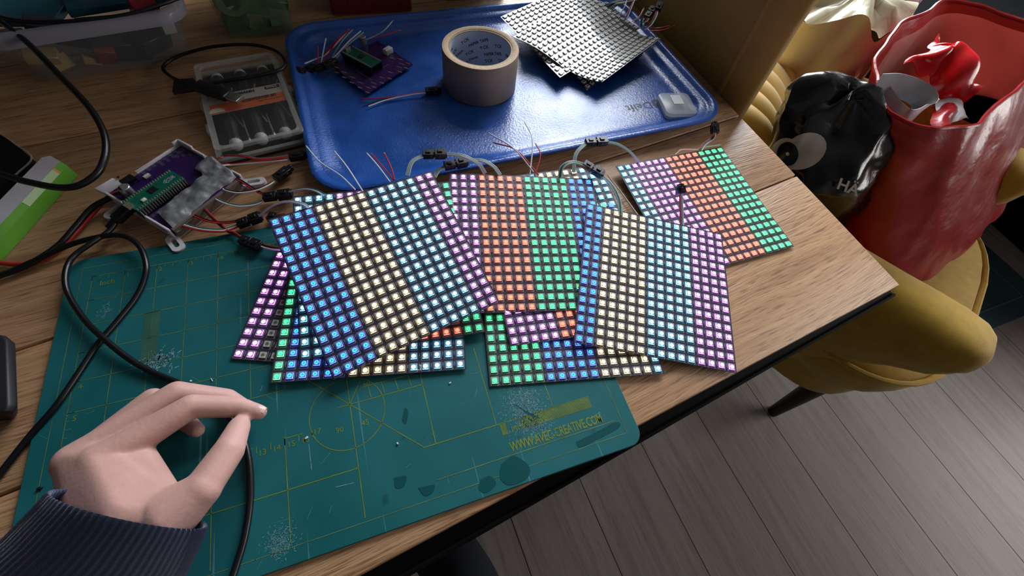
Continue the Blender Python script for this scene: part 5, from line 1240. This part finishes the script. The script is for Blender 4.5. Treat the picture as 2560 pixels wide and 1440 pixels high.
ew = disc2d(2010, 378, 60, 42, radians(-28)); merge(ew, disc2d(1962, 388, 38, 44, radians(20)))
decal('printed_eye', ew, mb, blk, M_eyew, .002, 'cream printed eye')
decal('printed_pupil', disc2d(1969, 385, 27, 30), mb, blk, M_eyek, .0032)
decal('printed_glint', disc2d(1969, 385, 4.5, 4.5, rings=2), mb, blk, M_eyew, .0042)
tt = text_mb('HÄ', 40, (2090, 470, 0), (.93, .36, 0), (.36, -.93, 0), thick=0, bold=1.0)
decal('printed_letters', tt, mb, blk, M_eyew, .006, 'cream printed letters', True)
def ribbon_loop(pts, wd, thk): return MB().ribbon(catmull([P(*q) for q in pts], 8), wd, thk, Vector((0, 0, 1)))
obj('bag_handle', MB().ribbon(catmull([P(*q) for q in ((2190, 212, .035), (2235, 212, .035), (2285, 228, .03), (2310, 250, .025), (2300, 280, .015), (2262, 300, .01), (2225, 275, .01), (2196, 235, .02))], 8), .030, .0012, Vector((.3, .2, 1)).normalized()), mat('grey_film', srgb(186, 188, 194), .3), blk, smooth=True, sharp=60)
# pale translucent bag and floral bag behind
def plain_bag(label, top_, bot_, m, seed, amp=(.012, 10, .004, 40), close=True):
    t3_, b3_ = top_, bot_
    t = thing('shopping_bag', label, 'bag', sum(b3_, Vector()) / len(b3_), 'shopping bags')
    mid_ = [(a + b_) / 2 + Vector(((a - sum(t3_, Vector()) / len(t3_)).x * .15, (a - sum(t3_, Vector()) / len(t3_)).y * .15, 0)) for a, b_ in zip(t3_, b3_)]
    mb, rg = loft_bag('bag', [b3_, mid_, t3_], None, t, wr=amp, lev=20, n=96, seed=seed)
    if close:
        c_ = sum(rg[-1], Vector()) / len(rg[-1])
        mb.loft([[p.lerp(c_, q) + Vector((0, 0, .03 * q + .02 * noise.noise(p * 25 + Vector((q * 5, seed, 0))))) for p in rg[-1]] for q in (0, .3, .6, .95)], True, (False, True))
    obj('bag_wall', mb, m, t, smooth=True, sharp=80); return t, mb
def ringpx(cx, cy, rx, ry, n=12, rot=0): return [(cx + rx * cos(2 * pi * k / n) * cos(rot) - ry * sin(2 * pi * k / n) * sin(rot), cy + rx * cos(2 * pi * k / n) * sin(rot) + ry * sin(2 * pi * k / n) * cos(rot)) for k in range(n)]
def streak_mat():
    m = bpy.data.materials.new('milky_printed_film'); m.use_nodes = True; nt = m.node_tree; b = nt.nodes['Principled BSDF']; N = nt.nodes.new; L = nt.links.new
    geo = N('ShaderNodeNewGeometry'); sx = N('ShaderNodeSeparateXYZ'); L(geo.outputs['Position'], sx.inputs[0])
    nz = N('ShaderNodeTexNoise'); nz.inputs['Scale'].default_value = 9; L(geo.outputs['Position'], nz.inputs['Vector'])
    ad = N('ShaderNodeMath'); ad.operation = 'MULTIPLY_ADD'; ad.inputs[1].default_value = .22; L(nz.outputs[0], ad.inputs[0]); L(sx.outputs[2], ad.inputs[2])
    mr = N('ShaderNodeMapRange'); mr.inputs['From Min'].default_value = .52; mr.inputs['From Max'].default_value = .95; L(ad.outputs[0], mr.inputs[0])
    cr = N('ShaderNodeValToRGB'); e = cr.color_ramp.elements; e[0].position = .0; e[0].color = srgb(110, 112, 60); e[1].position = 1; e[1].color = srgb(214, 206, 176)
    for ps, cl in ((.25, srgb(140, 136, 62)), (.42, srgb(186, 132, 104)), (.62, srgb(208, 164, 122)), (.75, srgb(210, 200, 166))): k = e.new(ps); k.color = cl
    L(mr.outputs[0], cr.inputs[0]); L(cr.outputs[0], b.inputs['Base Color'])
    b.inputs['Roughness'].default_value = .3; b.inputs['Coat Weight'].default_value = .3; b.inputs['Specular IOR Level'].default_value = .6
    n2 = N('ShaderNodeTexNoise'); n2.inputs['Scale'].default_value = 40; L(geo.outputs['Position'], n2.inputs['Vector'])
    bp_ = N('ShaderNodeBump'); bp_.inputs['Strength'].default_value = .4; bp_.inputs['Distance'].default_value = .004; L(n2.outputs[0], bp_.inputs['Height']); L(bp_.outputs[0], b.inputs['Normal'])
    return m
def ell(cx, cy, rx, ry, z, rot=0, n=12): return [Vector((cx + rx * cos(2 * pi * k / n) * cos(rot) - ry * sin(2 * pi * k / n) * sin(rot), cy + rx * cos(2 * pi * k / n) * sin(rot) + ry * sin(2 * pi * k / n) * cos(rot), z + .02 * sin(k * 2.1))) for k in range(n)]
plain_bag('crumpled milky white and orange plastic bag behind the black bag', ell(1.115, .270, .085, .075, .78, .5), ell(1.15, .300, .11, .085, .485, .5), streak_mat(), 2.0, (.018, 9, .006, 30))
def floral_mat():
    m = bpy.data.materials.new('white_floral_print'); m.use_nodes = True; nt = m.node_tree; b = nt.nodes['Principled BSDF']; N = nt.nodes.new; L = nt.links.new
    geo = N('ShaderNodeNewGeometry'); vo = N('ShaderNodeTexVoronoi'); vo.inputs['Scale'].default_value = 38; vo.inputs['Randomness'].default_value = .9; L(geo.outputs['Position'], vo.inputs['Vector'])
    nz = N('ShaderNodeTexNoise'); nz.inputs['Scale'].default_value = 120; L(geo.outputs['Position'], nz.inputs['Vector'])
    ad = N('ShaderNodeMath'); ad.operation = 'MULTIPLY_ADD'; ad.inputs[1].default_value = .25; L(nz.outputs[0], ad.inputs[0]); L(vo.outputs['Distance'], ad.inputs[2])
    cr = N('ShaderNodeValToRGB'); cr.color_ramp.interpolation = 'CONSTANT'; e = cr.color_ramp.elements; e[0].color = srgb(84, 52, 46); e[1].position = .40; e[1].color = srgb(176, 176, 184)
    L(ad.outputs[0], cr.inputs[0]); L(cr.outputs[0], b.inputs['Base Color']); b.inputs['Roughness'].default_value = .5
    return m
plain_bag('white paper bag with brown flower print behind the red bag', ell(1.30, .36, .10, .07, .80, .5), ell(1.33, .40, .10, .07, .02, .5), floral_mat(), 6.0, (.004, 8, .001, 30))

# ---------------------------------------------------------------- dark sofa, cabinet plinth and rug at the side of the room
M_dark = mat('black_fabric', srgb(8, 8, 10), .9, spec=.1, var=.2, vscale=60, bump=.2, bscale=400)
sofa = thing('sofa', 'black sofa behind the shopping bags', 'sofa', (2.1, .85, 0))
for nm, c, sz in (('sofa_base', (2.15, .82, .22), (.95, 1.05, .40)), ('seat_cushion', (2.10, .57, .47), (.85, .50, .14)), ('seat_cushion', (2.10, 1.08, .47), (.85, .50, .14)), ('armrest', (2.15, .22, .33), (.95, .15, .62)), ('backrest', (2.72, .82, .45), (.18, 1.12, .86))):
    obj(nm, MB().box(c, sz), M_dark, sofa, bev=.03, seg=3)
cab = thing('cabinet', 'black cabinet with a pale rail standing on the floor beyond the rug', 'cabinet', (2.75, -.2, 0))
obj('cabinet_body', MB().box((2.72, -.25, .30), (.5, .75, .60)), mat('black_lacquer', srgb(10, 11, 13), .2), cab, bev=.006)
obj('pale_rail', MB().box((2.46, -.25, .155), (.02, .75, .03)), mat('aluminium_rail', srgb(168, 168, 160), .4, metal=.4), cab, bev=.003)
rug = thing('rug', 'dark teal woven rug with a stitched border on the floor', 'rug', (1.95, .1, 0))
M_rug = mat('dark_teal_weave', srgb(40, 62, 68), .9, var=.25, vscale=300, bump=.5, bscale=500, vstr=(1, 8, 1))
rgp = [Vector((1.62, -.27, .0004)), Vector((2.36, -.25, .0004)), Vector((2.335, .12, .0004)), Vector((1.62, .12, .0004))]
obj('rug_field', MB().prism(rgp, (0, 0, .006)), M_rug, rug, bev=.002)
bl_ = [Vector((1.66, -.21, .0066)), Vector((2.27, -.195, .0066)), Vector((2.255, .10, .0066))]
obj('border_stitch', MB().tube(bl_, .003, 6), mat('teal_stitch', srgb(66, 92, 98), .9), rug, smooth=True)
# ---------------------------------------------------------------- the person: left hand, sleeve, leg under the table
M_skin = mat('skin', srgb(194, 152, 142), .5, spec=.35, sss=.25, var=.06, vscale=55, bump=.08, bscale=420)
M_nail = mat('fingernail', srgb(216, 176, 168), .28)
M_navy = mat('navy_knit', srgb(54, 64, 100), .85, sheen=.3, bump=.25, bscale=900)
h2 = lambda x, y, d: PD(100 + x / 2.823, 930 + y / 2.823, d)
J = {
 'wr': h2(905, 1045, .246), 'wm': h2(620, 1010, .242), 'wu': h2(350, 930, .252), 'wr2': h2(820, 1180, .250), 'wu2': h2(330, 1080, .258),
 'i0': h2(420, 640, .262), 'ib': h2(690, 610, .272), 'i1': h2(1065, 243, .290), 'i2': h2(1385, 246, .302), 'i3': h2(1545, 283, .304),
 'm0': h2(255, 635, .266), 'm1': h2(965, 150, .302), 'm2': h2(1320, 190, .317), 'm3': h2(1500, 278, .318),
 'r0': h2(240, 660, .280), 'r1': h2(795, 190, .310), 'r2': h2(1000, 330, .318), 'r3': h2(1105, 410, .312),
 'p0': h2(250, 720, .288), 'p1': h2(600, 400, .305), 'p2': h2(700, 450, .306), 'p3': h2(750, 500, .304),
 't0': h2(925, 1005, .248), 't1': h2(1135, 835, .254), 't2': h2(1328, 560, .272), 't3': h2(1405, 385, .293),
}
def chk():
    for a, b_ in (('i0', 'i1'), ('i1', 'i2'), ('i2', 'i3'), ('m0', 'm1'), ('m1', 'm2'), ('m2', 'm3'), ('r0', 'r1'), ('r1', 'r2'), ('r2', 'r3'), ('p0', 'p1'), ('t0', 't1'), ('t1', 't2'), ('t2', 't3'), ('wm', 'i0'), ('wm', 'm0'), ('wr', 'wu')):
        print(a, b_, round((J[a] - J[b_]).length * 1000, 1))
    print({k: round((v.z - TZ) * 1000) for k, v in J.items()})
hm = MB()
def capsule(a, ra, b_, rb, n=16):
    d = b_ - a; L = d.length; d = d / L; rot = d.to_track_quat('Z', 'Y').to_matrix(); pr = []
    for k in range(7): t = -pi / 2 + pi / 2 * k / 6; pr.append((max(1e-5, ra * cos(t)), ra * sin(t)))
    for k in range(7): t = pi / 2 * k / 6; pr.append((max(1e-5, rb * cos(t)), L + rb * sin(t)))
    hm.lathe(a, pr, n, rot=rot)
def hull(items):
    bm = bmesh.new()
    for p, r in items:
        for k in range(10):
            for j in range(-2, 3):
                a, e = 2 * pi * k / 10, j * pi / 5; bm.verts.new(p + Vector((cos(a) * cos(e), sin(a) * cos(e), sin(e))) * r)
    res = bmesh.ops.convex_hull(bm, input=bm.verts)
    fs = [f for f in bm.faces]; vs = list({v for f in fs for v in f.verts}); ix = {v: i for i, v in enumerate(vs)}
    hm.add([v.co.copy() for v in vs], [tuple(ix[v] for v in f.verts) for f in fs]); bm.free()
chain = [('i0', .0112, 'i1', .0084), ('i1', .0082, 'i2', .0076), ('i2', .0075, 'i3', .0055), ('m0', .0115, 'm1', .0088), ('m1', .0086, 'm2', .0076), ('m2', .0074, 'm3', .0052),
         ('r0', .0110, 'r1', .0080), ('r1', .0078, 'r2', .0070), ('r2', .0070, 'r3', .0055), ('p0', .0095, 'p1', .0068), ('p1', .0066, 'p2', .0060), ('p2', .006, 'p3', .005),
         ('t0', .0165, 't1', .0112), ('t1', .0106, 't2', .0096), ('t2', .0094, 't3', .0072)]
for a, ra, b_, rb in chain: capsule(J[a], ra, J[b_], rb)
hull([(J['i0'], .0118), (J['m0'], .0118), (J['wm'], .013), (J['wu'], .013), (J['r0'], .0105)])
hull([(J['i0'], .0118), (J['wm'], .013), (J['wr'], .013), (J['t0'], .013)])
hull([(J['i0'], .011), (J['ib'], .0105), (J['t0'], .0105), (h2(760, 760, .262), .007)])
hull([(J['m0'], .011), (J['p0'], .009), (J['wu'], .012), (J['wm'], .012), (J['r0'], .0105)])
hull([(J['wr'], .0130), (J['wm'], .013), (J['wu'], .0130), (J['wr2'], .0110), (J['wu2'], .0110)])
capsule(J['i0'], .0122, J['i0'] + (J['i1'] - J['i0']) * .12, .0112); capsule(J['m0'], .0122, J['m0'] + (J['m1'] - J['m0']) * .12, .0115)
me = bpy.data.meshes.new('hand_block'); me.from_pydata(hm.v, [], hm.f); me.update(); recalc(me)
tmp = bpy.data.objects.new('hand_block', me); COL.objects.link(tmp)
rm = tmp.modifiers.new('remesh', 'REMESH'); rm.mode = 'VOXEL'; rm.voxel_size = .00125
sm = tmp.modifiers.new('smooth', 'SMOOTH'); sm.factor = .5; sm.iterations = 9
dg = bpy.context.evaluated_depsgraph_get(); hme = bpy.data.meshes.new_from_object(tmp.evaluated_get(dg))
bpy.data.objects.remove(tmp); bpy.data.meshes.remove(me)
person = thing('person', 'left hand in a navy ribbed sleeve pinching a black cable over the mat', 'person', P(300, 1500, 0))
off = wloc(person); hme.transform(Matrix.Translation(-off)); hme.name = 'hand'
hme.materials.clear(); hme.materials.append(M_skin); hme.polygons.foreach_set('use_smooth', [True] * len(hme.polygons))
ho = bpy.data.objects.new('hand', hme); COL.objects.link(ho); ho.parent = person
def nail(c, along, up, L, wd, name='fingernail'):
    along = along.normalized(); up = (up - along * up.dot(along)).normalized(); sd = along.cross(up)
    def f(u, v):
        x = (u - .5) * 2; y = (v - .5) * 2; rr = 1 - .25 * max(0, -y) ** 2 * x * x
        return c + along * (L / 2 * y) + sd * (wd / 2 * x * (1 - .18 * y * y)) + up * (-.0022 * x * x - .0012 * y * y * (1 if y > 0 else .4))
    obj(name, MB().grid(f, 10, 10, 0, .0006), M_nail, ho, smooth=True, sharp=80)
tocam = (CAM - J['i3']).normalized()
fi = (J['i3'] - J['i2']).normalized(); upi = (h2(1500, 130, .300) - h2(1500, 300, .302)); upi = (upi.normalized() * 1.0 + tocam * .12)
nail(J['i3'] + fi * -.0008 + (upi - fi * upi.dot(fi)).normalized() * .0054, fi, upi, .0105, .0078)
ft = (J['t3'] - J['t2']).normalized(); upt = (h2(1600, 450, .29) - h2(1400, 400, .29)).normalized() * .9 + tocam * .35
nail(J['t3'] - ft * .001 + (upt - ft * upt.dot(ft)).normalized() * .0064, ft, upt, .012, .0095)
# ribbed sleeve
def ringpt(L_, R_, d, ex=1.0, shift=0.0):
    return PD(*L_, d), PD(*R_, d)
sl = [((139, 1226), (508, 1325), .240), ((112, 1258), (497, 1352), .2415), ((40, 1335), (462, 1425), .246), ((-60, 1430), (420, 1500), .252), ((-200, 1560), (340, 1620), .262), ((-330, 1700), (250, 1760), .272)]
cen = [(PD(*a, d) + PD(*b_, d)) / 2 for a, b_, d in sl]
rings = []; NR = 288; NRIB = 72
def sring(i, k=1.0, rib=.0006):
    a, b_, d = sl[i]; c = cen[i]; wv = (PD(*b_, d) - PD(*a, d)) / 2
    ax = (cen[min(i + 1, len(cen) - 1)] - cen[max(i - 1, 0)]).normalized(); wv = wv - ax * wv.dot(ax) * .0
    tc2 = (CAM - c).normalized(); wu = wv.normalized(); nv = (tc2 - wu * tc2.dot(wu)).normalized(); axp = ax - wu * ax.dot(wu); axp = (axp - nv * axp.dot(nv)).normalized(); nv = (nv + axp * .24).normalized()
    hn = wv.length * .56; out = []
    for q in range(NR):
        t = 2 * pi * q / NR; f = k + (rib / wv.length) * cos(NRIB * t)
        out.append(c + wv * cos(t) * f + nv * hn * sin(t) * f)
    return out
outer = [sring(0, .985, .0004)] + [sring(0, 1.0)] + [sring(i) for i in range(1, len(sl))]
outer[0] = [p + (p - q).normalized() * .0012 for p, q in zip(sring(0, .985), sring(1, .985))]
inner = [sring(0, .955, .0), sring(1, .94, 0), sring(2, .93, 0)]
mb = MB().loft(list(reversed(inner)) + outer, True, (False, False))
obj('sleeve', mb, M_navy, person, smooth=True, sharp=80, fix=True)
M_trs = mat('dark_trousers', srgb(24, 30, 40), .85, bump=.3, bscale=500)
kn = [P(960, 1120, -.50), P(1025, 1230, -.50), P(1085, 1330, -.50), P(1125, 1400, -.48), P(1165, 1470, -.46), P(1210, 1580, -.45)]
obj('trouser_leg', MB().tube(catmull(kn, 6), .052, 24), M_trs, person, smooth=True, sharp=80)
